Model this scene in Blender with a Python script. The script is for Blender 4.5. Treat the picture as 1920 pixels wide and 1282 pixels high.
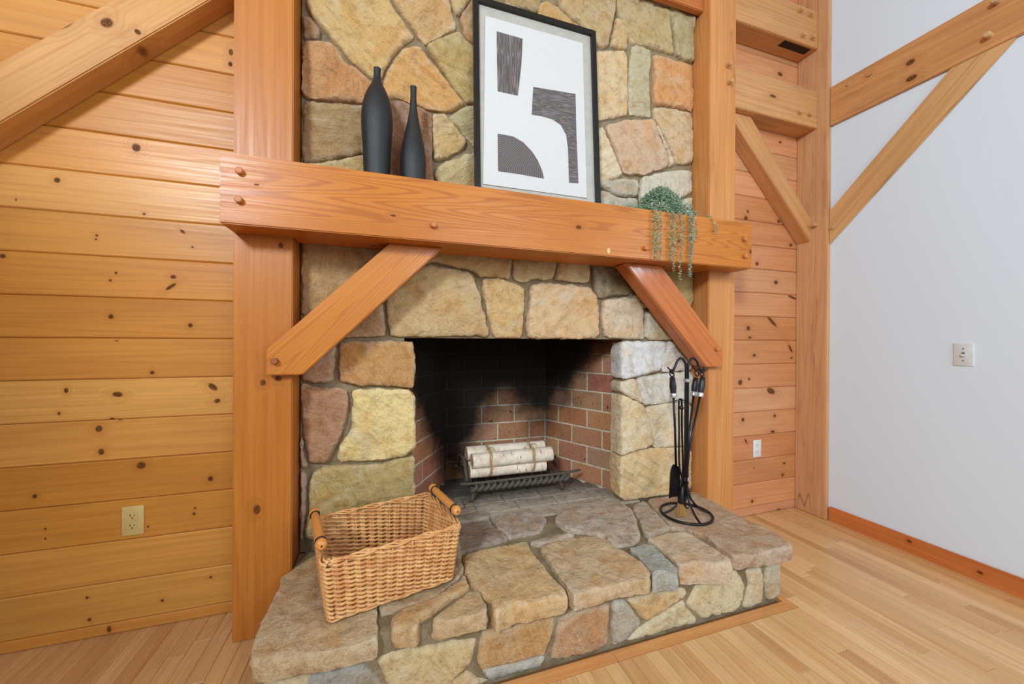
import bpy, bmesh, math, random
from mathutils import Vector, Matrix, noise
from mathutils.geometry import delaunay_2d_cdt

S = bpy.context.scene
for o in list(bpy.data.objects):
    bpy.data.objects.remove(o)
C = S.collection
random.seed(7)

# ------------------------------------------------------------------ camera
cam_data = bpy.data.cameras.new('camera')
cam = bpy.data.objects.new('camera', cam_data)
C.objects.link(cam)
cam_data.sensor_fit = 'HORIZONTAL'
cam_data.sensor_width = 36.0
cam_data.lens = 708.64 / 1920 * 36.0
cam_data.clip_start = 0.02
yaw, pitch, roll = 0.31888, -0.00223, 0.00483
f_ = Vector((math.sin(yaw), math.cos(yaw), 0)); r_ = Vector((math.cos(yaw), -math.sin(yaw), 0)); u_ = Vector((0, 0, 1))
f_, u_ = f_ * math.cos(pitch) + u_ * math.sin(pitch), u_ * math.cos(pitch) - f_ * math.sin(pitch)
r_, u_ = r_ * math.cos(roll) + u_ * math.sin(roll), u_ * math.cos(roll) - r_ * math.sin(roll)
M = Matrix((r_, u_, -f_)).transposed().to_4x4()
M.translation = Vector((0, 0, 1.15))
cam.matrix_world = M
S.camera = cam

# ------------------------------------------------------------------ world, lights, exposure
S.view_settings.view_transform = 'Standard'
S.view_settings.look = 'None'
S.view_settings.gamma = 1.0
S.view_settings.use_curve_mapping = False
S.view_settings.exposure = 0.13
wd = bpy.data.worlds.new('sky'); S.world = wd; wd.use_nodes = True
bg = wd.node_tree.nodes['Background']
bg.inputs[0].default_value = (0.84, 0.96, 1.10, 1); bg.inputs[1].default_value = 0.44

def area(name, loc, target, sx, sy, power, col):
    d = bpy.data.lights.new(name, 'AREA'); d.shape = 'RECTANGLE'; d.size = sx; d.size_y = sy
    d.energy = power; d.color = col
    o = bpy.data.objects.new(name, d); C.objects.link(o)
    o.location = loc
    o.rotation_euler = (Vector(target) - Vector(loc)).to_track_quat('-Z', 'Y').to_euler()
    return o
area('window_light_left', (-2.15, -2.3, 3.3), (1.3, 1.7, 0.7), 0.7, 0.8, 168, (0.87, 0.99, 1.09))
area('window_light_rear', (1.5, -3.1, 2.6), (1.1, 1.8, 0.7), 1.8, 1.6, 58, (0.87, 0.98, 1.09))
area('window_light_right', (2.72, -0.55, 1.95), (0.0, -0.35, 1.5), 0.8, 0.9, 22, (0.88, 0.98, 1.08))

# ------------------------------------------------------------------ helpers
def lin(c):
    return tuple(((v / 255) / 12.92 if v / 255 <= 0.04045 else ((v / 255 + 0.055) / 1.055) ** 2.4) for v in c[:3]) + (1.0,)
def setp(o, label=None, cat=None, group=None, kind=None):
    if label: o['label'] = label
    if cat: o['category'] = cat
    if group: o['group'] = group
    if kind: o['kind'] = kind
    return o
def link(name, me, mat=None, parent=None, mw=None, color=None):
    o = bpy.data.objects.new(name, me); C.objects.link(o)
    if mat is not None and len(me.materials) == 0: me.materials.append(mat)
    if parent is not None: o.parent = parent
    if mw is not None: o.matrix_basis = (parent_inv(parent) @ mw) if parent is not None else mw
    if color is not None: o.color = lin(color)
    return o
def parent_inv(p):
    m = p.matrix_basis.copy(); q = p.parent
    while q is not None:
        m = q.matrix_basis @ m; q = q.parent
    return m.inverted()
def empty(name, loc, label=None, cat=None, group=None, parent=None):
    o = bpy.data.objects.new(name, None); C.objects.link(o)
    o.empty_display_size = 0.05
    if parent is not None:
        o.parent = parent; o.matrix_basis = parent_inv(parent) @ Matrix.Translation(loc)
    else: o.location = loc
    o.matrix_basis = o.matrix_basis if parent is not None else Matrix.Translation(loc)
    return setp(o, label, cat, group)
def bm_mesh(bm, name, smooth=False):
    bmesh.ops.recalc_face_normals(bm, faces=bm.faces)
    me = bpy.data.meshes.new(name); bm.to_mesh(me); bm.free()
    if smooth:
        for p in me.polygons: p.use_smooth = True
    return me
def auto_smooth(me, deg=35):
    for p in me.polygons: p.use_smooth = True
    try: me.set_sharp_from_angle(angle=math.radians(deg))
    except Exception: pass
    return me
def box_bm(bm, x0, x1, y0, y1, z0, z1):
    vs = [bm.verts.new(p) for p in ((x0,y0,z0),(x1,y0,z0),(x1,y1,z0),(x0,y1,z0),(x0,y0,z1),(x1,y0,z1),(x1,y1,z1),(x0,y1,z1))]
    for f in ((0,3,2,1),(4,5,6,7),(0,1,5,4),(1,2,6,5),(2,3,7,6),(3,0,4,7)): bm.faces.new([vs[i] for i in f])
    return vs
def box_mesh(name, sx, sy, sz, bevel=0.0, seg=1):
    bm = bmesh.new(); box_bm(bm, -sx/2, sx/2, -sy/2, sy/2, -sz/2, sz/2)
    if bevel: bmesh.ops.bevel(bm, geom=list(bm.edges), offset=bevel, segments=seg, affect='EDGES', profile=0.5)
    return bm_mesh(bm, name)
def tube_bm(bm, pts, rad, n=8, cap=True, closed=False):
    P = [Vector(p) for p in pts]; rings = []
    R = rad if isinstance(rad, (list, tuple)) else [rad] * len(P)
    prev = None; N = len(P)
    for i, p in enumerate(P):
        if closed: t = P[(i + 1) % N] - P[i - 1]
        else: t = (P[min(i + 1, N - 1)] - P[max(i - 1, 0)])
        if t.length < 1e-9: t = Vector((0, 0, 1))
        t.normalize()
        if prev is None:
            a = t.orthogonal().normalized()
        else:
            a = prev - t * prev.dot(t)
            a = a.normalized() if a.length > 1e-6 else t.orthogonal().normalized()
        prev = a; b = t.cross(a)
        rings.append([bm.verts.new(p + (a * math.cos(k * 2 * math.pi / n) + b * math.sin(k * 2 * math.pi / n)) * R[i]) for k in range(n)])
    m = N if closed else N - 1
    for i in range(m):
        A, B = rings[i], rings[(i + 1) % N]
        for k in range(n):
            bm.faces.new((A[k], A[(k + 1) % n], B[(k + 1) % n], B[k]))
    if cap and not closed:
        bm.faces.new(rings[0][::-1]); bm.faces.new(rings[-1])
def lathe_bm(bm, prof, n=32, M=None):
    M = M or Matrix.Identity(4); rings = []
    for r, z in prof:
        rings.append([bm.verts.new(M @ Vector((max(r, 1e-5) * math.cos(k*2*math.pi/n), max(r, 1e-5) * math.sin(k*2*math.pi/n), z))) for k in range(n)])
    for i in range(len(rings) - 1):
        for k in range(n):
            bm.faces.new((rings[i][k], rings[i][(k+1) % n], rings[i+1][(k+1) % n], rings[i+1][k]))
    bm.faces.new(rings[0][::-1]); bm.faces.new(rings[-1])
def align(p0, p1):
    d = (Vector(p1) - Vector(p0))
    m = d.to_track_quat('Z', 'Y').to_matrix().to_4x4(); m.translation = Vector(p0)
    return m
def spline(pts, n=6):
    P = [Vector(p) for p in pts]; out = []
    for i in range(len(P) - 1):
        p0, p1, p2, p3 = P[max(i-1, 0)], P[i], P[i+1], P[min(i+2, len(P)-1)]
        for k in range(n):
            t = k / n
            out.append(0.5 * ((2*p1) + (p2-p0)*t + (2*p0-5*p1+4*p2-p3)*t*t + (3*p1-p0-3*p2+p3)*t*t*t))
    out.append(P[-1]); return out

# ------------------------------------------------------------------ materials
class NT:
    def __init__(s, name):
        s.m = bpy.data.materials.new(name); s.m.use_nodes = True; s.t = s.m.node_tree
        s.t.nodes.clear()
        s.out = s.n('ShaderNodeOutputMaterial'); s.b = s.n('ShaderNodeBsdfPrincipled')
        s.l(s.b.outputs[0], s.out.inputs[0])
    def n(s, k, **kw):
        nd = s.t.nodes.new(k)
        for a, b in kw.items(): setattr(nd, a, b)
        return nd
    def l(s, a, b): s.t.links.new(a, b)
    def put(s, sock, v):
        if isinstance(v, (int, float, tuple)): sock.default_value = v
        else: s.l(v, sock)
    def math(s, op, a, b=0.0, c=None, clamp=False):
        nd = s.n('ShaderNodeMath', operation=op); nd.use_clamp = clamp
        s.put(nd.inputs[0], a); s.put(nd.inputs[1], b)
        if c is not None: s.put(nd.inputs[2], c)
        return nd.outputs[0]
    def vmath(s, op, a, b):
        nd = s.n('ShaderNodeVectorMath', operation=op); s.put(nd.inputs[0], a); s.put(nd.inputs[1], b); return nd.outputs[0] if op not in ('LENGTH', 'DISTANCE') else nd.outputs['Value']
    def noise(s, vec, scale, detail=3, rough=0.55, dist=0.0):
        nd = s.n('ShaderNodeTexNoise'); s.l(vec, nd.inputs['Vector']); nd.inputs['Scale'].default_value = scale
        nd.inputs['Detail'].default_value = detail; nd.inputs['Roughness'].default_value = rough; nd.inputs['Distortion'].default_value = dist
        return nd.outputs['Fac']
    def map(s, v, a, b, c=0.0, d=1.0, smooth=True):
        nd = s.n('ShaderNodeMapRange'); nd.interpolation_type = 'SMOOTHSTEP' if smooth else 'LINEAR'
        s.l(v, nd.inputs[0])
        for i, x in enumerate((a, b, c, d)): nd.inputs[i + 1].default_value = x
        return nd.outputs[0]
    def mix(s, fac, a, b, mode='MIX'):
        nd = s.n('ShaderNodeMix', data_type='RGBA', blend_type=mode)
        s.put(nd.inputs[0], fac); s.put(nd.inputs[6], a); s.put(nd.inputs[7], b); return nd.outputs[2]
    def scale(s, vec, sc):
        return s.vmath('MULTIPLY', vec, sc)
    def bump(s, h, strength=0.3, dist=0.01, nrm=None):
        nd = s.n('ShaderNodeBump'); nd.inputs['Strength'].default_value = strength; nd.inputs['Distance'].default_value = dist
        s.l(h, nd.inputs['Height'])
        if nrm is not None: s.l(nrm, nd.inputs['Normal'])
        return nd.outputs[0]
    def objcoord(s, seed=True):
        v = s.n('ShaderNodeTexCoord').outputs['Object']
        if seed:
            r = s.n('ShaderNodeObjectInfo').outputs['Random']
            cb = s.n('ShaderNodeCombineXYZ')
            s.l(s.math('MULTIPLY', r, 37.0), cb.inputs[0]); s.l(s.math('MULTIPLY', r, 91.0), cb.inputs[1]); s.l(s.math('MULTIPLY', r, 53.0), cb.inputs[2])
            return v, s.vmath('ADD', v, cb.outputs[0])
        return v, v
    def ocol(s): return s.n('ShaderNodeObjectInfo').outputs['Color']

def plain(name, col, rough=0.5, metal=0.0, spec=0.5, bump=None, vary=.05):
    t = NT(name); t.b.inputs['Base Color'].default_value = lin(col); t.b.inputs['Roughness'].default_value = rough
    t.b.inputs['Metallic'].default_value = metal; t.b.inputs['Specular IOR Level'].default_value = spec
    v, sv = t.objcoord()
    n = t.noise(sv, 30, 3)
    t.l(t.mix(t.map(n, .3, .7), lin([c * (1 - vary) for c in col]), lin(col)), t.b.inputs['Base Color'])
    if bump:
        t.l(t.bump(t.noise(sv, bump[0], 4), bump[1], bump[2]), t.b.inputs['Normal'])
    return t.m

# varnished timber: grain runs along the object's own X axis; base colour is the object's colour
def wood(name, knots=(), rough=0.38, contrast=0.3, ring=26.0, check=0.0, dirt=0.0, spec=0.35, streak=0.16):
    t = NT(name); v, sv = t.objcoord()
    sx = t.scale(sv, (0.15, 5.0, 5.0))
    n1 = t.noise(sx, 1.6, 1.5, 0.4)
    kmask = None; kwarp = None
    for (kx, ky, kz, a, b, ang) in knots:
        d = t.vmath('SUBTRACT', v, (kx, ky, kz))
        if ang:
            rt = t.n('ShaderNodeVectorRotate', rotation_type='Y_AXIS'); t.l(d, rt.inputs['Vector']); rt.inputs['Angle'].default_value = math.radians(ang); d = rt.outputs[0]
        ln = t.vmath('LENGTH', t.vmath('MULTIPLY', d, (1 / a, 0.6 / max(a, b), 1 / b)), (0, 0, 0))
        k = t.map(ln, 0.65, 1.15, 1, 0)
        wq = t.map(ln, 0.9, 3.6, 1, 0)
        kmask = k if kmask is None else t.math('MAXIMUM', kmask, k)
        kwarp = wq if kwarp is None else t.math('MAXIMUM', kwarp, wq)
    h = n1
    if kwarp is not None: h = t.math('ADD', n1, t.math('MULTIPLY', kwarp, 0.16))
    rg = t.math('SINE', t.math('MULTIPLY', h, ring * 6.283))
    rgm = t.map(rg, 0.1, 1.0)
    fine = t.noise(t.scale(sv, (2.2, 90.0, 90.0)), 1.0, 3, 0.6)
    broad = t.noise(t.scale(sv, (0.9, 4.0, 4.0)), 1.3, 2)
    base = t.ocol()
    dark = t.mix(1.0, base, (0.66, 0.50, 0.34, 1), 'MULTIPLY')
    lite = t.mix(1.0, base, (1.14, 1.18, 1.22, 1), 'MULTIPLY')
    col = t.mix(t.map(broad, .3, .7), base, lite)
    col = t.mix(t.math('MULTIPLY', rgm, contrast), col, dark)
    col = t.mix(t.math('MULTIPLY', t.map(fine, .35, .75), streak * 2), col, dark)
    if check:
        cn = t.noise(t.scale(sv, (0.35, 7.0, 7.0)), 1.2, 1)
        ck = t.map(t.math('ABSOLUTE', t.math('SUBTRACT', cn, 0.5)), 0.0, 0.006, 1, 0)
        col = t.mix(t.math('MULTIPLY', ck, check), col, (0.05, 0.022, 0.01, 1))
    if dirt:
        dn = t.noise(t.scale(sv, (1.6, 9, 9)), 1.6, 6, .7)
        col = t.mix(t.math('MULTIPLY', t.map(dn, .52, .72), dirt), col, (0.10, 0.05, 0.025, 1))
    if kmask is not None:
        col = t.mix(t.math('MULTIPLY', kwarp, 0.25), col, dark)
        kn = t.noise(sv, 140, 2)
        kc = t.mix(t.map(kn, .35, .65), (0.060, 0.020, 0.007, 1), (0.17, 0.066, 0.024, 1))
        col = t.mix(t.math('MULTIPLY', kmask, 0.93), col, kc)
    t.l(col, t.b.inputs['Base Color'])
    if kmask is not None: t.l(t.map(kmask, 0, 1, spec, .05), t.b.inputs['Specular IOR Level'])
    else: t.b.inputs['Specular IOR Level'].default_value = spec
    t.l(t.map(fine, .3, .7, rough - .05, rough + .08), t.b.inputs['Roughness'])
    t.l(t.bump(t.math('ADD', t.math('MULTIPLY', rgm, .5), fine), 0.10, 0.002), t.b.inputs['Normal'])
    return t.m

def stone_mat(name, soot=0.0):
    t = NT(name); v, sv = t.objcoord()
    base = t.ocol()
    n1 = t.noise(sv, 7, 5, .6, .6); n2 = t.noise(sv, 22, 6, .65, .3); n3 = t.noise(sv, 80, 6, .7)
    rnd = t.n('ShaderNodeObjectInfo').outputs['Random']
    hs = t.n('ShaderNodeHueSaturation'); hs.inputs['Saturation'].default_value = .98; hs.inputs['Value'].default_value = 1.11; t.l(base, hs.inputs['Color']); base = hs.outputs[0]
    warm = t.mix(1.0, base, (.98, .80, .58, 1), 'MULTIPLY'); cool = t.mix(0.45, base, (0.60, 0.57, 0.46, 1))
    col = t.mix(t.map(n1, .48, .66, 0, .8), base, warm)
    col = t.mix(t.map(t.noise(sv, 5, 4, .6, 1.0), .52, .7, 0, .75), col, cool)
    col = t.mix(t.map(n2, .47, .72, 0, .7), col, t.mix(1.0, base, (.62, .50, .38, 1), 'MULTIPLY'))
    col = t.mix(t.map(n3, .5, .72, 0, .5), col, t.mix(1.0, base, (.55, .47, .38, 1), 'MULTIPLY'))
    col = t.mix(t.map(n3, .42, .22, 0, .25), col, (0.80, 0.74, 0.60, 1))
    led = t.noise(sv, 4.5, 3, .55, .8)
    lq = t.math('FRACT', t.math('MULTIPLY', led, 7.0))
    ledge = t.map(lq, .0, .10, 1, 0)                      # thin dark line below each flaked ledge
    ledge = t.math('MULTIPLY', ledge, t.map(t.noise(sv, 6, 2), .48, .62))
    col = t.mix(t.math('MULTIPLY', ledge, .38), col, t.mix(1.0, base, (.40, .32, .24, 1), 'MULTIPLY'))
    vr = t.n('ShaderNodeVectorRotate', rotation_type='Z_AXIS'); t.l(sv, vr.inputs['Vector']); t.l(t.math('MULTIPLY', rnd, 6.283), vr.inputs['Angle'])
    stn = t.noise(t.scale(vr.outputs[0], (5, 34, 20)), 1.0, 5, .65, .9)
    col = t.mix(t.map(stn, .52, .72, 0, .55), col, t.mix(1.0, base, (.58, .46, .33, 1), 'MULTIPLY'))
    col = t.mix(t.map(stn, .42, .28, 0, .40), col, t.mix(.5, base, (.88, .80, .62, 1)))
    gr = t.noise(sv, 260, 3, .7)
    col = t.mix(t.map(gr, .50, .72, 0, .40), col, t.mix(1.0, base, (.52, .43, .34, 1), 'MULTIPLY'))
    col = t.mix(t.map(gr, .46, .30, 0, .30), col, (.86, .80, .68, 1))
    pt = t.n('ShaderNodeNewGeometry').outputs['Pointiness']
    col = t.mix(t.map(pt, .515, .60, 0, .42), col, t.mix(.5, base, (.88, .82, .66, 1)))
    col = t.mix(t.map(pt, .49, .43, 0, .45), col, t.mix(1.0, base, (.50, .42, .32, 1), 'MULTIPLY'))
    if soot:
        sp = t.noise(sv, 16, 5, .7)
        py = t.n('ShaderNodeSeparateXYZ'); t.l(t.n('ShaderNodeNewGeometry').outputs['Position'], py.inputs[0])
        col = t.mix(t.math('MULTIPLY', t.map(t.math('ADD', py.outputs[1], t.math('MULTIPLY', sp, .25)), 2.02, 2.34), .82), col, (0.03, 0.026, 0.024, 1))
        col = t.mix(t.map(sp, .5, .78, 0, soot), col, (0.12, 0.09, 0.085, 1))
    t.l(col, t.b.inputs['Base Color'])
    t.b.inputs['Roughness'].default_value = .82; t.b.inputs['Specular IOR Level'].default_value = .25
    hh = t.math('ADD', t.math('MULTIPLY', n2, 1.0), t.math('MULTIPLY', n3, .45))
    hh = t.math('ADD', hh, t.math('ADD', t.math('MULTIPLY', gr, .10), t.math('MULTIPLY', stn, .5)))
    hh = t.math('ADD', hh, t.math('MULTIPLY', t.math('SUBTRACT', t.math('MULTIPLY', led, 7.0), lq), .22))
    t.l(t.bump(hh, .85, .016), t.b.inputs['Normal'])
    return t.m

def mortar_mat():
    t = NT('mortar'); v, sv = t.objcoord(False)
    n = t.noise(v, 90, 5, .7); n2 = t.noise(v, 9, 4)
    col = t.mix(t.map(n2, .35, .65), lin((124, 107, 80)), lin((152, 136, 108)))
    col = t.mix(t.map(n, .5, .75, 0, .6), col, lin((88, 76, 58)))
    t.l(col, t.b.inputs['Base Color']); t.b.inputs['Roughness'].default_value = .95; t.b.inputs['Specular IOR Level'].default_value = .15
    t.l(t.bump(n, .8, .006), t.b.inputs['Normal'])
    return t.m

# fire clay bricks and their joints, blackened by real soot towards the back and top of the firebox
def firebox_mat(name, is_joint):
    t = NT(name); v, sv = t.objcoord()
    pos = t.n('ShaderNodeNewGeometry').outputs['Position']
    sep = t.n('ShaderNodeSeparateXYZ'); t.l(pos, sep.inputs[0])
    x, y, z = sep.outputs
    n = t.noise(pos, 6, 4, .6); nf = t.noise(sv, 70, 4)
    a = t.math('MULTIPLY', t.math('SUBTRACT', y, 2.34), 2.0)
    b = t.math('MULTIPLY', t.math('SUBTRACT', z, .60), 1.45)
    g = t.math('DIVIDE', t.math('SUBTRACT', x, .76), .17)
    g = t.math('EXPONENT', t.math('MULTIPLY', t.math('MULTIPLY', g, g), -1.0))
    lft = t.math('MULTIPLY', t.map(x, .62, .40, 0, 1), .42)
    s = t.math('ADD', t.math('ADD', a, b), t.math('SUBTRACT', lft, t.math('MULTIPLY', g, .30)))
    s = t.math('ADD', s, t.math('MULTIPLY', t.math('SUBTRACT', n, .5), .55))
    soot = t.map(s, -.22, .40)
    if is_joint:
        base = t.mix(t.map(nf, .3, .7), lin((224, 214, 188)), lin((190, 178, 152)))
    else:
        base = t.mix(t.map(nf, .4, .75, 0, .5), t.ocol(), t.mix(1.0, t.ocol(), (.6, .5, .42, 1), 'MULTIPLY'))
        spk = t.noise(sv, 35, 2); base = t.mix(t.map(spk, .68, .74, 0, .8), base, (0.03, 0.02, 0.02, 1))
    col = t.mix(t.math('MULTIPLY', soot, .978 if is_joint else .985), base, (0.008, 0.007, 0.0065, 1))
    t.l(col, t.b.inputs['Base Color']); t.b.inputs['Roughness'].default_value = .9; t.b.inputs['Specular IOR Level'].default_value = .12
    t.l(t.bump(nf, .35, .004), t.b.inputs['Normal'])
    return t.m

def wall_paint():
    t = NT('white_wall_paint'); v, sv = t.objcoord(False)
    n = t.noise(v, 130, 3)
    t.b.inputs['Base Color'].default_value = lin((221, 233, 242)); t.b.inputs['Roughness'].default_value = .6
    t.b.inputs['Specular IOR Level'].default_value = .2
    t.l(t.bump(n, .05, .002), t.b.inputs['Normal'])
    return t.m

M_WOOD = wood('timber_fir', contrast=.42, ring=38, rough=.30, spec=.45)
M_POST = wood('timber_pine', contrast=.26, ring=16, rough=.40, check=.0)
M_OLD = wood('timber_rough', contrast=.26, ring=14, rough=.55, check=.7, dirt=.35)
M_PEG = wood('peg_wood', contrast=.15, rough=.5)
M_STRIP = wood('floor_strip_wood', contrast=.22, ring=18, rough=.26, spec=.6, streak=.14)
M_PLANK = wood('plank_pine', contrast=.17, ring=14)
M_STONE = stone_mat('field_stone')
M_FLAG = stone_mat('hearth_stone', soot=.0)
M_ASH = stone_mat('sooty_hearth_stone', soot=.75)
M_MORT = mortar_mat()
M_BRICK = firebox_mat('fire_brick', False)
M_JOINT = firebox_mat('fire_brick_joint', True)
M_WHITE = wall_paint()
M_BLACK = plain('matte_black', (26, 25, 26), .45, 0, .4)
M_IRON = plain('black_iron', (24, 24, 27), .38, .3, .5, (60, .15, .002))

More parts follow.
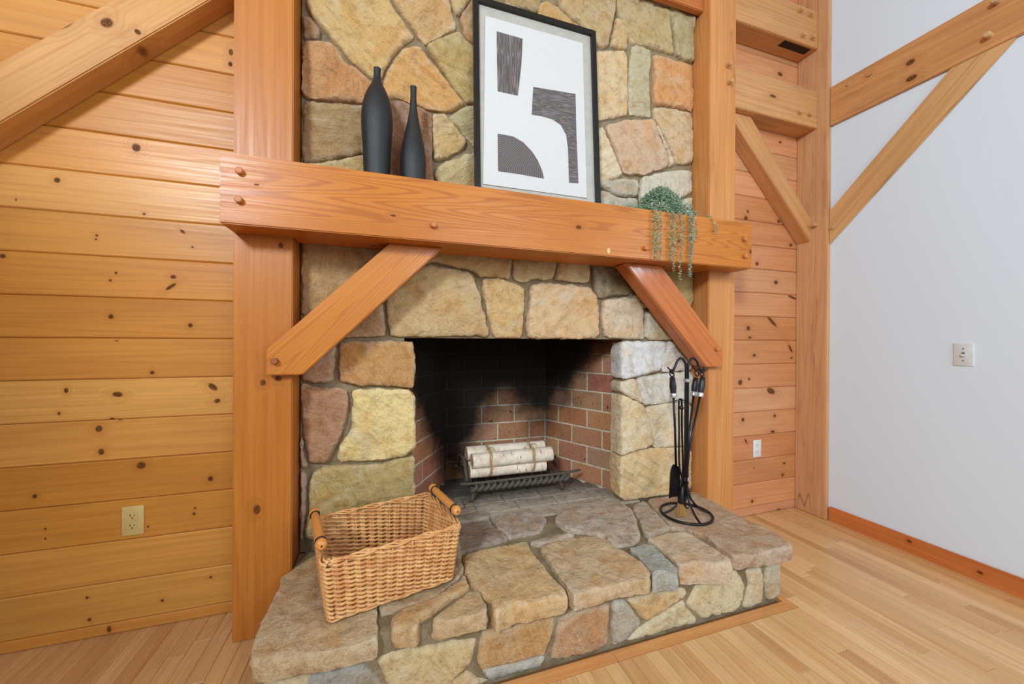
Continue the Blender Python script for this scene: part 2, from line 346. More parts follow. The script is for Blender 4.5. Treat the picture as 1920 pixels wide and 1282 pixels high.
WALL_STONES=[[[200,165,105],0.05,[[-0.316,2.642],[-0.328,2.59],[-0.322,2.552],[-0.232,2.455],[-0.156,2.383],[-0.07,2.323],[-0.03,2.335],[-0.015,2.387],[0.019,2.454],[0.063,2.514],[0.104,2.552],[0.098,2.573],[0.062,2.61],[0.018,2.664],[-0.026,2.729]]],[[150,110,70],0.05,[[-0.342,2.521],[-0.316,2.52],[-0.291,2.496],[-0.28,2.474],[-0.285,2.449],[-0.342,2.43]]],[[188,138,88],0.05,[[-0.342,2.411],[-0.243,2.428],[-0.212,2.41],[-0.185,2.366],[-0.145,2.347],[-0.067,2.298],[-0.03,2.28],[-0.054,2.217],[-0.102,2.207],[-0.162,2.202],[-0.231,2.194],[-0.342,2.182]]],[[165,135,92],0.05,[[-0.342,2.16],[-0.231,2.174],[-0.162,2.183],[-0.102,2.188],[-0.09,2.139],[-0.09,1.991],[-0.172,1.962],[-0.253,1.93],[-0.342,1.906]]],[[185,155,98],0.05,[[-0.342,1.891],[-0.258,1.912],[-0.155,1.952],[-0.084,1.976],[-0.053,1.909],[-0.053,1.842],[-0.342,1.802]]],[[155,108,76],0.05,[[0.001,2.228],[0.045,2.243],[0.09,2.239],[0.135,2.228],[0.191,2.212],[0.195,2.125],[0.192,2.003],[0.203,1.876],[-0.038,1.844],[-0.053,1.977],[-0.063,2.144],[-0.054,2.197]]],[[202,152,86],0.05,[[-0.021,2.314],[0.001,2.371],[0.035,2.432],[0.057,2.47],[0.108,2.503],[0.14,2.504],[0.173,2.465],[0.241,2.393],[0.289,2.341],[0.341,2.297],[0.345,2.281],[0.289,2.252],[0.235,2.235],[0.174,2.233],[0.128,2.247],[0.09,2.252],[0.032,2.257],[0.001,2.247],[-0.024,2.255]]],[[196,156,100],0.05,[[-0.001,2.736],[0.252,2.812],[0.28,2.717],[0.301,2.661],[0.301,2.64],[0.24,2.597],[0.193,2.558],[0.16,2.536],[0.134,2.559],[0.101,2.601],[0.056,2.641],[0.027,2.686]]],[[182,156,96],0.05,[[0.173,2.526],[0.24,2.575],[0.315,2.623],[0.336,2.608],[0.4,2.562],[0.48,2.517],[0.481,2.326],[0.355,2.3],[0.303,2.351],[0.254,2.416],[0.2,2.478]]],[[175,130,75],0.05,[[0.325,2.695],[0.357,2.752],[0.392,2.804],[0.494,2.791],[0.495,2.549],[0.407,2.57],[0.347,2.621],[0.329,2.669]]],[[190,160,105],0.05,[[0.276,2.819],[0.399,2.855],[0.35,2.764],[0.311,2.712],[0.294,2.735]]],[[198,166,110],0.05,[[0.204,2.208],[0.252,2.221],[0.269,2.2],[0.317,2.154],[0.353,2.112],[0.346,2.083],[0.283,2.038],[0.209,1.999],[0.202,2.059]]],[[178,162,116],0.05,[[0.282,2.216],[0.338,2.262],[0.384,2.288],[0.496,2.307],[0.497,2.101],[0.402,2.092],[0.374,2.119],[0.324,2.169],[0.272,2.204]]],[[192,168,118],0.05,[[0.226,1.967],[0.27,2.001],[0.325,2.024],[0.374,2.056],[0.497,2.079],[0.498,1.901],[0.236,1.867],[0.209,1.931]]],[[185,160,110],0.05,[[0.531,2.544],[0.724,2.605],[1.043,2.697],[1.035,2.509],[0.806,2.429],[0.539,2.388]]],[[190,160,110],0.05,[[0.532,2.365],[0.79,2.404],[1.044,2.479],[1.045,2.332],[0.807,2.234],[0.54,2.201]]],[[190,165,120],0.05,[[0.533,2.178],[0.807,2.212],[1.054,2.31],[1.065,2.007],[0.809,1.912],[0.542,1.885]]],[[170,140,90],0.05,[[0.552,2.901],[0.738,2.956],[0.743,2.891],[0.723,2.834],[0.668,2.826],[0.552,2.808]]],[[196,156,95],0.05,[[0.735,2.87],[0.763,2.889],[0.828,2.886],[0.887,2.856],[0.972,2.811],[1.025,2.747],[1.008,2.704],[0.805,2.647],[0.645,2.615],[0.606,2.736],[0.727,2.824]]],[[192,162,112],0.05,[[0.828,2.983],[1.194,3.092],[1.19,3.035],[1.181,2.969],[1.159,2.86],[1.137,2.775],[1.114,2.754],[1.074,2.759],[1.025,2.778],[0.99,2.831],[0.921,2.858],[0.853,2.896]]],[[205,172,122],0.05,[[1.195,2.933],[1.222,2.92],[1.26,2.846],[1.257,2.781],[1.206,2.777],[1.161,2.777],[1.182,2.85]]],[[190,165,115],0.05,[[1.208,3.096],[1.317,3.129],[1.405,3.056],[1.525,3.078],[1.546,3.021],[1.567,2.917],[1.578,2.829],[1.476,2.832],[1.367,2.837],[1.3,2.822],[1.242,2.898],[1.207,2.948]]],[[178,162,116],0.05,[[1.355,3.14],[1.721,3.25],[1.721,3.113],[1.721,2.819],[1.662,2.814],[1.594,2.827],[1.588,2.923],[1.565,3.026],[1.54,3.086],[1.415,3.071]]],[[216,188,142],0.05,[[1.034,2.703],[1.234,2.762],[1.258,2.741],[1.261,2.637],[1.266,2.421],[1.18,2.389],[1.054,2.341]]],[[192,178,142],0.05,[[1.292,2.797],[1.319,2.817],[1.412,2.803],[1.42,2.772],[1.406,2.621],[1.417,2.508],[1.423,2.437],[1.36,2.429],[1.281,2.422],[1.277,2.56],[1.283,2.683]]],[[212,154,94],0.05,[[1.443,2.785],[1.466,2.8],[1.589,2.795],[1.721,2.797],[1.721,2.526],[1.581,2.529],[1.445,2.516],[1.441,2.596],[1.444,2.696]]],[[206,178,138],0.05,[[1.445,2.491],[1.57,2.51],[1.721,2.511],[1.721,2.216],[1.599,2.195],[1.556,2.284],[1.495,2.374],[1.451,2.432]]],[[206,172,138],0.05,[[1.128,2.33],[1.246,2.379],[1.424,2.415],[1.447,2.39],[1.49,2.306],[1.521,2.253],[1.537,2.168],[1.471,2.139],[1.362,2.098],[1.248,2.082],[1.214,2.147],[1.186,2.215]]],[[215,195,160],0.05,[[1.461,2.393],[1.49,2.352],[1.546,2.257],[1.586,2.188],[1.552,2.172],[1.538,2.256],[1.502,2.317]]],[[222,202,168],0.05,[[1.054,2.308],[1.108,2.31],[1.145,2.243],[1.182,2.17],[1.224,2.069],[1.173,2.039],[1.056,1.998]]],[[188,178,158],0.05,[[1.067,2.011],[1.16,2.04],[1.329,2.057],[1.34,2.023],[1.332,1.974],[1.275,1.962],[1.188,1.96],[1.141,1.978],[1.067,1.995]]],[[196,186,166],0.05,[[1.067,1.967],[1.132,1.969],[1.179,1.951],[1.236,1.945],[1.334,1.957],[1.345,1.839],[1.068,1.81]]],[[208,198,174],0.05,[[1.368,2.077],[1.527,2.134],[1.721,2.173],[1.721,2.042],[1.635,1.999],[1.561,1.862],[1.367,1.841],[1.354,2.0]]],[[205,197,180],0.05,[[1.654,1.984],[1.721,2.009],[1.721,1.944],[1.668,1.938],[1.63,1.957]]],[[205,197,180],0.05,[[1.603,1.914],[1.721,1.931],[1.721,1.88],[1.593,1.865]]],[[185,148,98],0.05,[[-0.342,1.61],[0.035,1.646],[0.049,1.505],[-0.015,1.406],[-0.028,1.332],[-0.223,1.318],[-0.332,1.263],[-0.342,1.269]]],[[182,144,104],0.05,[[-0.223,1.302],[-0.021,1.318],[-0.017,1.259],[-0.008,1.175],[-0.077,1.169],[-0.163,1.167],[-0.281,1.159],[-0.342,1.187],[-0.342,1.247]]],[[196,166,116],0.05,[[-0.001,1.306],[0.005,1.381],[0.062,1.465],[0.155,1.492],[0.199,1.5],[0.294,1.487],[0.369,1.48],[0.399,1.45],[0.429,1.35],[0.452,1.256],[0.471,1.178],[0.331,1.176],[0.019,1.168],[0.008,1.239]]],[[192,162,108],0.05,[[0.064,1.649],[0.584,1.699],[0.593,1.55],[0.577,1.464],[0.539,1.461],[0.508,1.471],[0.432,1.468],[0.391,1.493],[0.301,1.505],[0.223,1.524],[0.065,1.492]]],[[192,166,116],0.05,[[0.603,1.596],[0.848,1.615],[0.838,1.545],[0.827,1.509],[0.81,1.473],[0.698,1.468],[0.658,1.451],[0.608,1.458],[0.602,1.499]]],[[196,170,120],0.05,[[0.861,1.616],[1.031,1.63],[1.031,1.542],[1.025,1.471],[0.944,1.467],[0.833,1.473],[0.842,1.506]]],[[120,104,68],0.05,[[1.053,1.632],[1.376,1.657],[1.367,1.547],[1.298,1.459],[1.279,1.418],[1.182,1.406],[1.089,1.388],[1.059,1.447]]],[[206,172,116],0.05,[[0.445,1.447],[0.517,1.46],[0.579,1.445],[0.657,1.418],[0.66,1.382],[0.646,1.17],[0.58,1.167],[0.503,1.169],[0.473,1.286],[0.445,1.402]]],[[212,178,132],0.05,[[0.7,1.438],[0.773,1.45],[0.909,1.447],[1.034,1.44],[1.078,1.391],[1.088,1.287],[1.088,1.175],[0.911,1.166],[0.685,1.168],[0.677,1.239],[0.693,1.353]]],[[212,192,162],0.05,[[1.117,1.371],[1.279,1.394],[1.336,1.385],[1.374,1.336],[1.381,1.252],[1.381,1.166],[1.137,1.176],[1.118,1.247]]],[[202,192,168],0.05,[[1.401,1.32],[1.533,1.341],[1.721,1.339],[1.721,1.165],[1.395,1.163]]],[[174,154,98],0.05,[[1.398,1.464],[1.396,1.659],[1.721,1.685],[1.721,1.357],[1.532,1.358],[1.378,1.345],[1.318,1.401]]],[[222,220,218],0.11,[[1.241,1.148],[1.54,1.15],[1.534,1.099],[1.494,0.989],[1.353,0.959],[1.233,0.946],[1.235,0.99],[1.232,1.072]]],[[218,213,204],0.05,[[1.563,1.152],[1.721,1.158],[1.721,0.991],[1.715,0.985],[1.518,0.976],[1.506,1.003],[1.54,1.099]]],[[220,202,172],0.11,[[1.233,0.925],[1.325,0.939],[1.374,0.818],[1.372,0.804],[1.277,0.848],[1.234,0.88]]],[[222,217,204],0.05,[[1.355,0.945],[1.535,0.963],[1.721,0.974],[1.721,0.786],[1.68,0.797],[1.56,0.807],[1.507,0.793],[1.399,0.792],[1.385,0.808],[1.344,0.922]]],[[226,206,168],0.11,[[1.236,0.856],[1.272,0.841],[1.38,0.788],[1.43,0.664],[1.448,0.561],[1.345,0.541],[1.236,0.521],[1.234,0.567],[1.235,0.659]]],[[224,210,180],0.05,[[1.401,0.772],[1.513,0.786],[1.607,0.796],[1.721,0.774],[1.721,0.533],[1.706,0.538],[1.573,0.541],[1.459,0.545],[1.454,0.596],[1.415,0.703]]],[[226,198,148],0.11,[[1.234,0.505],[1.345,0.528],[1.457,0.537],[1.721,0.523],[1.721,0.262],[1.27,0.262],[1.237,0.291]]],[[192,142,82],0.11,[[-0.192,1.143],[0.11,1.145],[0.116,1.11],[0.122,1.067],[0.114,0.934],[0.067,0.94],[-0.025,0.953],[-0.146,0.956],[-0.196,0.975],[-0.196,1.03],[-0.194,1.11]]],[[182,142,106],0.05,[[-0.342,1.139],[-0.218,1.139],[-0.22,1.042],[-0.227,0.977],[-0.257,0.969],[-0.303,0.973],[-0.342,0.983]]],[[172,127,92],0.05,[[-0.342,0.961],[-0.293,0.949],[-0.168,0.932],[-0.168,0.884],[-0.173,0.803],[-0.205,0.713],[-0.236,0.636],[-0.261,0.621],[-0.312,0.632],[-0.327,0.694],[-0.34,0.83],[-0.342,0.864]]],[[228,204,138],0.11,[[-0.139,0.928],[-0.025,0.928],[0.09,0.921],[0.117,0.889],[0.122,0.779],[0.121,0.662],[0.083,0.622],[-0.024,0.613],[-0.085,0.613],[-0.187,0.617],[-0.202,0.637],[-0.195,0.683],[-0.155,0.738],[-0.147,0.819],[-0.142,0.883]]],[[182,157,98],0.11,[[-0.301,0.584],[-0.24,0.602],[-0.134,0.595],[-0.029,0.59],[0.068,0.604],[0.118,0.61],[0.123,0.546],[0.116,0.498],[0.123,0.472],[0.124,0.262],[-0.331,0.3],[-0.315,0.422],[-0.31,0.495]]],[[165,125,92],0.05,[[-0.342,0.752],[-0.342,0.667],[-0.324,0.615],[-0.342,0.609]]],[[178,140,115],0.05,[[-0.342,0.592],[-0.328,0.565],[-0.334,0.424],[-0.342,0.302],[-0.342,0.303]]],[[198,166,112],0.05,[[-0.338,2.657],[-0.203,2.698],[-0.191,3.045],[-0.326,3.045]]],[[186,152,98],0.05,[[-0.186,2.703],[-0.024,2.752],[-0.012,3.045],[-0.174,3.045]]],[[180,150,100],0.05,[[-0.006,2.757],[0.255,2.836],[0.267,3.045],[0.006,3.045]]],[[176,146,96],0.05,[[0.275,2.842],[0.39,2.877],[0.402,3.045],[0.28700000000000003,3.045]]],[[192,164,112],0.05,[[0.411,2.883],[0.772,2.992],[0.784,3.045],[0.423,3.045]]],[[196,168,120],0.05,[[0.795,2.999],[1.19,3.118],[1.202,3.045],[0.807,3.045]]],[[188,160,112],0.05,[[1.217,3.126],[1.328,3.16],[1.34,3.045],[1.229,3.045]]],[[184,164,118],0.05,[[1.356,3.168],[1.721,3.282],[1.721,3.045],[1.368,3.045]]]]
HEARTH_SLABS=[[[184,156,130],0.06,[[1.394,1.778],[1.562,1.786],[1.735,1.801],[1.739,1.676],[1.714,1.43],[1.726,1.302],[1.695,1.197],[1.667,1.178],[1.541,1.186],[1.378,1.2],[1.377,1.277],[1.391,1.37],[1.353,1.454],[1.307,1.482],[1.321,1.541]]],[[180,160,138],0.05,[[1.263,1.735],[1.37,1.775],[1.305,1.546],[1.292,1.485],[1.149,1.454],[1.139,1.472],[1.205,1.593]]],[[202,177,147],0.09,[[1.125,1.428],[1.247,1.442],[1.323,1.427],[1.34,1.395],[1.345,1.295],[1.341,1.196],[1.319,1.175],[1.224,1.205],[1.127,1.238],[1.129,1.292],[1.131,1.374]]],[[166,166,157],0.07,[[1.0,1.391],[1.078,1.395],[1.1,1.378],[1.098,1.293],[1.081,1.211],[1.059,1.183],[1.003,1.199],[0.969,1.197],[0.985,1.225],[0.999,1.313]]],[[200,170,130],0.06,[[0.633,1.509],[0.693,1.538],[0.848,1.537],[0.907,1.525],[0.944,1.479],[0.934,1.434],[0.96,1.38],[0.978,1.29],[0.968,1.219],[0.939,1.19],[0.835,1.206],[0.762,1.202],[0.689,1.193],[0.632,1.193],[0.63,1.206],[0.627,1.316],[0.631,1.431]]],[[206,172,122],0.07,[[0.303,1.529],[0.327,1.557],[0.448,1.568],[0.587,1.575],[0.583,1.504],[0.589,1.365],[0.605,1.225],[0.599,1.202],[0.543,1.202],[0.489,1.204],[0.425,1.213],[0.363,1.2],[0.344,1.191],[0.348,1.255],[0.319,1.325],[0.298,1.387]]],[[178,158,142],0.05,[[0.499,1.834],[0.638,1.856],[0.745,1.853],[0.758,1.745],[0.714,1.681],[0.68,1.645],[0.611,1.644],[0.53,1.644],[0.51,1.718]]],[[190,168,148],0.05,[[0.829,1.761],[0.923,1.853],[1.086,1.866],[1.227,1.873],[1.235,1.773],[1.241,1.719],[1.18,1.59],[1.098,1.454],[1.033,1.425],[0.975,1.429],[0.95,1.451],[0.952,1.514],[0.88,1.578],[0.809,1.627],[0.796,1.713]]],[[156,136,120],0.05,[[0.22,1.748],[0.336,1.83],[0.469,1.827],[0.508,1.687],[0.52,1.627],[0.41,1.613],[0.308,1.588],[0.198,1.57]]],[[175,155,135],0.04,[[0.608,1.566],[0.697,1.587],[0.828,1.571],[0.731,1.543],[0.64,1.536]]],[[160,142,128],0.05,[[0.174,1.78],[0.186,1.908],[0.352,1.917],[0.5,1.909],[0.494,1.85],[0.339,1.843]]],[[190,162,122],0.066,[[-0.218,1.819],[-0.288,1.728],[-0.336,1.663],[-0.371,1.615],[-0.364,1.565],[-0.367,1.403],[-0.37,1.322],[-0.356,1.23],[-0.279,1.21],[-0.184,1.206],[-0.101,1.204],[-0.03,1.206],[-0.029,1.245],[-0.033,1.302],[-0.041,1.49],[-0.082,1.775]]],[[192,157,107],0.062,[[0.018,1.268],[0.062,1.306],[0.168,1.331],[0.253,1.384],[0.281,1.42],[0.282,1.348],[0.214,1.315],[0.146,1.276],[0.098,1.241],[0.089,1.205],[0.02,1.222]]],[[192,162,117],0.062,[[0.144,1.227],[0.213,1.273],[0.281,1.319],[0.307,1.311],[0.315,1.275],[0.317,1.21],[0.254,1.215],[0.213,1.214],[0.155,1.215]]],[[178,150,112],0.05,[[-0.021,1.313],[-0.029,1.706],[0.304,1.83],[0.302,1.653],[0.28,1.446],[0.252,1.405],[0.164,1.342],[0.063,1.317]]]]
RISER_STONES=[[[187,147,92],0.04,[[0.291,0.104],[0.312,0.177],[0.409,0.167],[0.469,0.166],[0.567,0.163],[0.569,0.137],[0.551,0.076],[0.533,0.041],[0.307,0.054],[0.294,0.079]]],[[165,162,152],0.04,[[0.307,0.047],[0.533,0.033],[0.52,0.004],[0.443,0.004],[0.332,0.004]]],[[182,142,102],0.04,[[0.59,0.132],[0.67,0.167],[0.729,0.168],[0.797,0.158],[0.798,0.118],[0.79,0.004],[0.684,0.004],[0.611,0.004],[0.582,0.015],[0.562,0.023],[0.576,0.083]]],[[175,140,100],0.04,[[0.589,0.151],[0.654,0.169],[0.662,0.163],[0.624,0.149],[0.588,0.141]]],[[172,162,142],0.04,[[0.816,0.169],[0.859,0.162],[0.943,0.063],[0.888,0.022],[0.84,0.004],[0.813,0.004],[0.809,0.068]]],[[202,172,122],0.04,[[0.875,0.167],[0.988,0.17],[1.148,0.15],[1.156,0.134],[1.137,0.117],[1.041,0.087],[0.957,0.068],[0.94,0.086]]],[[202,187,147],0.04,[[0.868,0.004],[0.957,0.047],[1.139,0.102],[1.149,0.075],[1.212,0.004],[1.059,0.004]]],[[207,192,152],0.04,[[1.161,0.089],[1.206,0.145],[1.319,0.183],[1.409,0.174],[1.448,0.143],[1.463,0.102],[1.439,0.021],[1.398,0.004],[1.243,0.008],[1.172,0.071]]],[[202,182,147],0.04,[[1.495,0.096],[1.481,0.162],[1.561,0.163],[1.571,0.065],[1.568,0.004],[1.46,0.004],[1.482,0.067]]],[[187,172,142],0.04,[[1.596,0.165],[1.679,0.162],[1.681,0.01],[1.603,0.004],[1.591,0.077]]],[[202,177,127],0.04,[[-0.024,0.165],[0.017,0.178],[0.145,0.167],[0.205,0.165],[0.281,0.154],[0.284,0.131],[0.266,0.08],[0.209,0.047],[0.2,0.004],[0.013,0.036],[-0.003,0.112]]],[[152,147,137],0.04,[[-0.235,0.163],[-0.178,0.169],[-0.111,0.174],[-0.072,0.173],[-0.05,0.139],[-0.019,0.098],[-0.004,0.041],[-0.0,0.004],[-0.282,0.078]]],[[190,165,120],0.04,[[0.211,0.037],[0.257,0.055],[0.287,0.017],[0.331,0.004],[0.331,0.004],[0.206,0.004]]],[[196,170,122],0.04,[[-0.338,0.006],[-0.2,0.006],[-0.19,0.1],[-0.215,0.175],[-0.338,0.178]]],[[170,150,118],0.04,[[-0.18,0.006],[-0.02,0.006],[0.0,0.05],[-0.02,0.075],[-0.17,0.07]]]]
KNOTS=[[-0.942,1.905,0.0151,0.0176,0],[-1.177,1.745,0.0101,0.0107,0],[-0.917,1.647,0.0057,0.0057,0],[-0.628,2.357,0.0089,0.015,0],[-0.63,2.307,0.0089,0.012,0],[-1.29,1.658,0.0024,0.0052,0],[-1.062,1.548,0.0048,0.0055,0],[-1.064,1.534,0.0037,0.0041,0],[-0.792,1.589,0.0119,0.0058,-40],[-0.759,1.529,0.0048,0.0044,0],[-1.325,1.449,0.0085,0.0091,0],[-1.004,1.408,0.0049,0.0056,0],[-1.021,1.378,0.0049,0.0055,0],[-0.822,1.403,0.0106,0.0087,0],[-0.83,1.363,0.0236,0.0072,40],[-1.019,1.238,0.0087,0.0097,0],[-0.765,1.208,0.009,0.0102,0],[-1.002,1.144,0.0044,0.0028,0],[-0.89,1.018,0.008,0.0079,0],[-1.15,0.956,0.0072,0.0108,0],[-0.998,0.935,0.0176,0.0112,-10],[-0.688,0.954,0.0212,0.0119,-40],[-0.672,0.895,0.0125,0.0097,10],[-1.17,0.87,0.0046,0.0067,0],[-1.015,0.84,0.0087,0.0056,0],[-0.991,0.837,0.0066,0.0042,0],[-1.054,0.805,0.0118,0.0138,0],[-1.047,0.715,0.0107,0.0124,0],[-0.924,0.651,0.0159,0.0156,0],[-0.695,0.573,0.0106,0.0119,0],[-1.238,0.567,0.0074,0.0086,0],[-1.208,0.442,0.004,0.0047,0],[-1.208,0.405,0.0035,0.004,0],[-0.748,0.458,0.0043,0.0052,0],[-0.751,0.435,0.0055,0.0066,0],[-0.902,0.404,0.004,0.0043,0],[-1.088,0.16,0.0053,0.0055,0],[-0.855,0.1,0.0064,0.0065,0],[-1.081,0.074,0.0074,0.0076,0],[-0.693,0.163,0.0062,0.0052,0],[-1.022,0.024,0.0076,0.0139,0],[2.238,1.967,0.0174,0.0157,0],[2.253,2.012,0.0105,0.0105,0],[2.533,1.976,0.015,0.0127,0],[2.65,1.824,0.018,0.011,0],[2.338,1.674,0.0167,0.0142,0],[2.511,1.559,0.0199,0.0163,0],[2.67,1.462,0.0519,0.0092,-15],[2.477,1.291,0.0595,0.0126,-38],[2.264,1.243,0.0175,0.0167,0],[2.279,1.182,0.0153,0.0088,0],[2.318,1.064,0.0166,0.0106,0],[2.652,1.108,0.0361,0.0111,-55],[2.665,1.043,0.0116,0.0074,0],[2.197,0.887,0.0207,0.0192,30],[2.274,0.907,0.0105,0.0097,0],[2.471,0.821,0.042,0.0217,-20],[2.222,0.641,0.0139,0.014,0],[2.507,0.651,0.0124,0.0118,0],[2.489,0.544,0.0223,0.0091,0],[2.25,0.497,0.021,0.007,-55],[2.6,0.318,0.0127,0.0092,0],[2.324,0.313,0.0059,0.0044,0],[2.585,0.239,0.0127,0.0128,0],[2.308,0.093,0.0118,0.0124,0],[2.55,0.003,0.0251,0.011,0],[2.538,2.979,0.0252,0.0146,0],[2.542,2.516,0.0134,0.0085,0]]
ART={"outer":[[0.3775,0.9924],[1.0371,0.9864],[1.0379,0.0587],[0.3823,0.0614]],"inner":[[0.4042,0.9631],[1.0131,0.9612],[1.0089,0.0635],[0.4074,0.0699]],"paper":[[0.4399,0.9096],[0.9635,0.9103],[0.9621,0.0813],[0.4202,0.0797]],"s1":[[0.4952,0.846],[0.6282,0.8437],[0.6206,0.7181],[0.5988,0.5443],[0.4961,0.5443],[0.4947,0.7015]],"s2":[[0.6795,0.6074],[0.7972,0.615],[0.913,0.6214],[0.9122,0.4184],[0.916,0.1515],[0.863,0.147],[0.8622,0.3258],[0.8542,0.3925],[0.8248,0.44],[0.7776,0.461],[0.7228,0.4652],[0.6689,0.4633]],"s3":[[0.4932,0.3337],[0.5328,0.3353],[0.5729,0.3339],[0.6208,0.315],[0.6652,0.2775],[0.6948,0.2386],[0.7168,0.1908],[0.7281,0.1486],[0.6029,0.152],[0.4928,0.1512]]}


YW, YP, YM, XL0, XL1 = 1.8814, 1.688, 1.555, -.555, -.355
XR0, XR1, XC, XWALL = 1.731, 1.925, 2.702, 2.738

# ------------------------------------------------------------------ setting
def struct(name, me, mat, loc=(0, 0, 0)):
    o = link(name, me, mat, None, Matrix.Translation(loc)); o['kind'] = 'structure'; return o
bm = bmesh.new(); box_bm(bm, -3.4, 2.86, -3.5, 2.7, -.2, -.012)
floor = struct('floor', bm_mesh(bm, 'floor'), plain('subfloor', (120, 84, 50), .7))
bm = bmesh.new(); box_bm(bm, XWALL, XWALL + .12, -3.4, YW + .1, -.012, 4.3)
wall_right = struct('wall_right', bm_mesh(bm, 'wall_right'), M_WHITE)
bm = bmesh.new(); box_bm(bm, -1.75, -.36, YW + .019, YW + .1, -.012, 4.3); box_bm(bm, 1.735, XWALL, YW + .019, YW + .1, -.012, 4.3)
box_bm(bm, -.36, 1.735, 2.62, 2.7, -.012, 4.3)
wall_back = struct('wall_back', bm_mesh(bm, 'wall_back'), plain('wall_boarding', (70, 42, 22), .8))
bm = bmesh.new(); box_bm(bm, -1.87, -1.75, -1.5, 2.7, -.012, 2.52)  # unseen partition, added and cut to this size to shade the lower-left corner
shade_wall_left = struct('shade_wall_left', bm_mesh(bm, 'shade_wall_left'), plain('shade_wall_boarding', (150, 92, 48), .7))
bm = bmesh.new(); box_bm(bm, -3.4, XWALL + .1, -3.4, 2.7, 4.3, 4.4)
ceiling = struct('ceiling', bm_mesh(bm, 'ceiling'), plain('ceiling_paint', (225, 215, 200), .8))

# planks of the panelled wall, left and right of the chimney
plank_cols = [(206, 142, 66), (201, 135, 58), (210, 150, 76), (200, 133, 56), (205, 140, 64)]
Z0, PITCH = .045, .1584
def plank_row(x0, x1, k, shift, seed):
    z0 = Z0 + PITCH * (k - 1) + shift; z1 = Z0 + PITCH * k + shift
    if k == 0: z0 = 0.0
    cx, cz, L, Hh = (x0 + x1) / 2, (z0 + z1) / 2, x1 - x0, z1 - z0 - .0014
    ks = [(kx - cx, -.01, kz - cz, a, b, ang) for kx, kz, a, b, ang in KNOTS if x0 - .02 < kx < x1 + .02 and z0 <= kz < z1]
    mat = wood('plank_pine_knotty', ks, contrast=.17, ring=12 + 6 * random.random(), rough=.36) if ks else M_PLANK
    bm = bmesh.new(); vs = box_bm(bm, -L/2, L/2, -.01, .01, -Hh/2, Hh/2)
    es = [e for e in bm.edges if abs(e.verts[0].co.x - e.verts[1].co.x) > .01 and e.verts[0].co.y < 0]
    bmesh.ops.bevel(bm, geom=es, offset=.0045, segments=1, affect='EDGES')
    c = plank_cols[(k * 7 + seed) % 5]
    if seed: c = (c[0] - 2, c[1] - 1, c[2] + 30)
    q_ = random.uniform(-6, 6); c = tuple(v + q_ + random.uniform(-2, 2) for v in c)
    link('plank', bm_mesh(bm, 'plank'), mat, wall_back, Matrix.Translation((cx, YW + .01, cz)), c)
for k in range(0, 27):
    plank_row(-1.748, XL0 + .06, k, 0, 0)
    plank_row(XR1 - .06, XC + .03, k, .010, 2)

# strip floor, boards run towards the fireplace wall
SW = .0572
floor_cols = [(207, 163, 110), (201, 155, 102), (213, 171, 120), (195, 146, 95), (205, 159, 106), (210, 167, 115)]
strip_cache = {}
def strip(x, y0, y1):
    L = y1 - y0 - .0008
    bm = bmesh.new(); box_bm(bm, -L/2, L/2, -SW/2 + .0005, SW/2 - .0005, -.012, 0)
    es = [e for e in bm.edges if e.verts[0].co.z > -.001 and e.verts[1].co.z > -.001]
    bmesh.ops.bevel(bm, geom=es, offset=.0012, segments=1, affect='EDGES')
    q_ = random.uniform(-4, 4); c = tuple(v + q_ for v in random.choice(floor_cols))
    m = Matrix.Translation((x, (y0 + y1) / 2, 0)) @ Matrix.Rotation(math.pi / 2, 4, 'Z')
    link('floor_strip', bm_mesh(bm, 'floor_strip'), M_STRIP, floor, m, c)
x = XWALL - SW / 2 - .002; i = 0
while x > -1.75:
    yend = YW + .01
    if -.355 + .0 < x < 1.70 + SW / 2: yend = 1.166 if x < 1.70 - SW / 2 + .02 else 1.166
    ends = [yend]; y = yend - random.uniform(.15, 1.1)
    while y > -.25:
        ends.append(y); y -= random.uniform(.55, 1.3)
    ends.append(-.3)
    for a, b in zip(ends[1:], ends): strip(x, a, b)
    x -= SW; i += 1
# border strips around the hearth
def border(p, name='border_strip'):
    bm = bmesh.new(); lo = [bm.verts.new((a, b, -.012)) for a, b in p]; hi = [bm.verts.new((a, b, .003)) for a, b in p]
    bm.faces.new(hi); bm.faces.new(lo[::-1])
    for q in range(len(p)): bm.faces.new((lo[q], lo[(q+1) % len(p)], hi[(q+1) % len(p)], hi[q]))
    return bm
def put_border(pts, ang):
    cx = sum(p[0] for p in pts) / len(pts); cy = sum(p[1] for p in pts) / len(pts)
    R = Matrix.Translation((cx, cy, 0)) @ Matrix.Rotation(ang, 4, 'Z'); Ri = R.inverted()
    bm = border(pts); bm.transform(Ri)
    link('border_strip', bm_mesh(bm, 'border_strip'), M_STRIP, floor, R, (204, 142, 84))
put_border([(-.355, 1.168), (.792, 1.168), (.7925, 1.2105), (-.355, 1.2105)], 0)
put_border([(.7935, 1.168), (1.699, 1.168), (1.667, 1.2105), (.7935, 1.2105)], 0)
put_border([(1.70, 1.168), (1.70, YP + .19), (1.668, YP + .19), (1.668, 1.2108)], math.pi / 2)

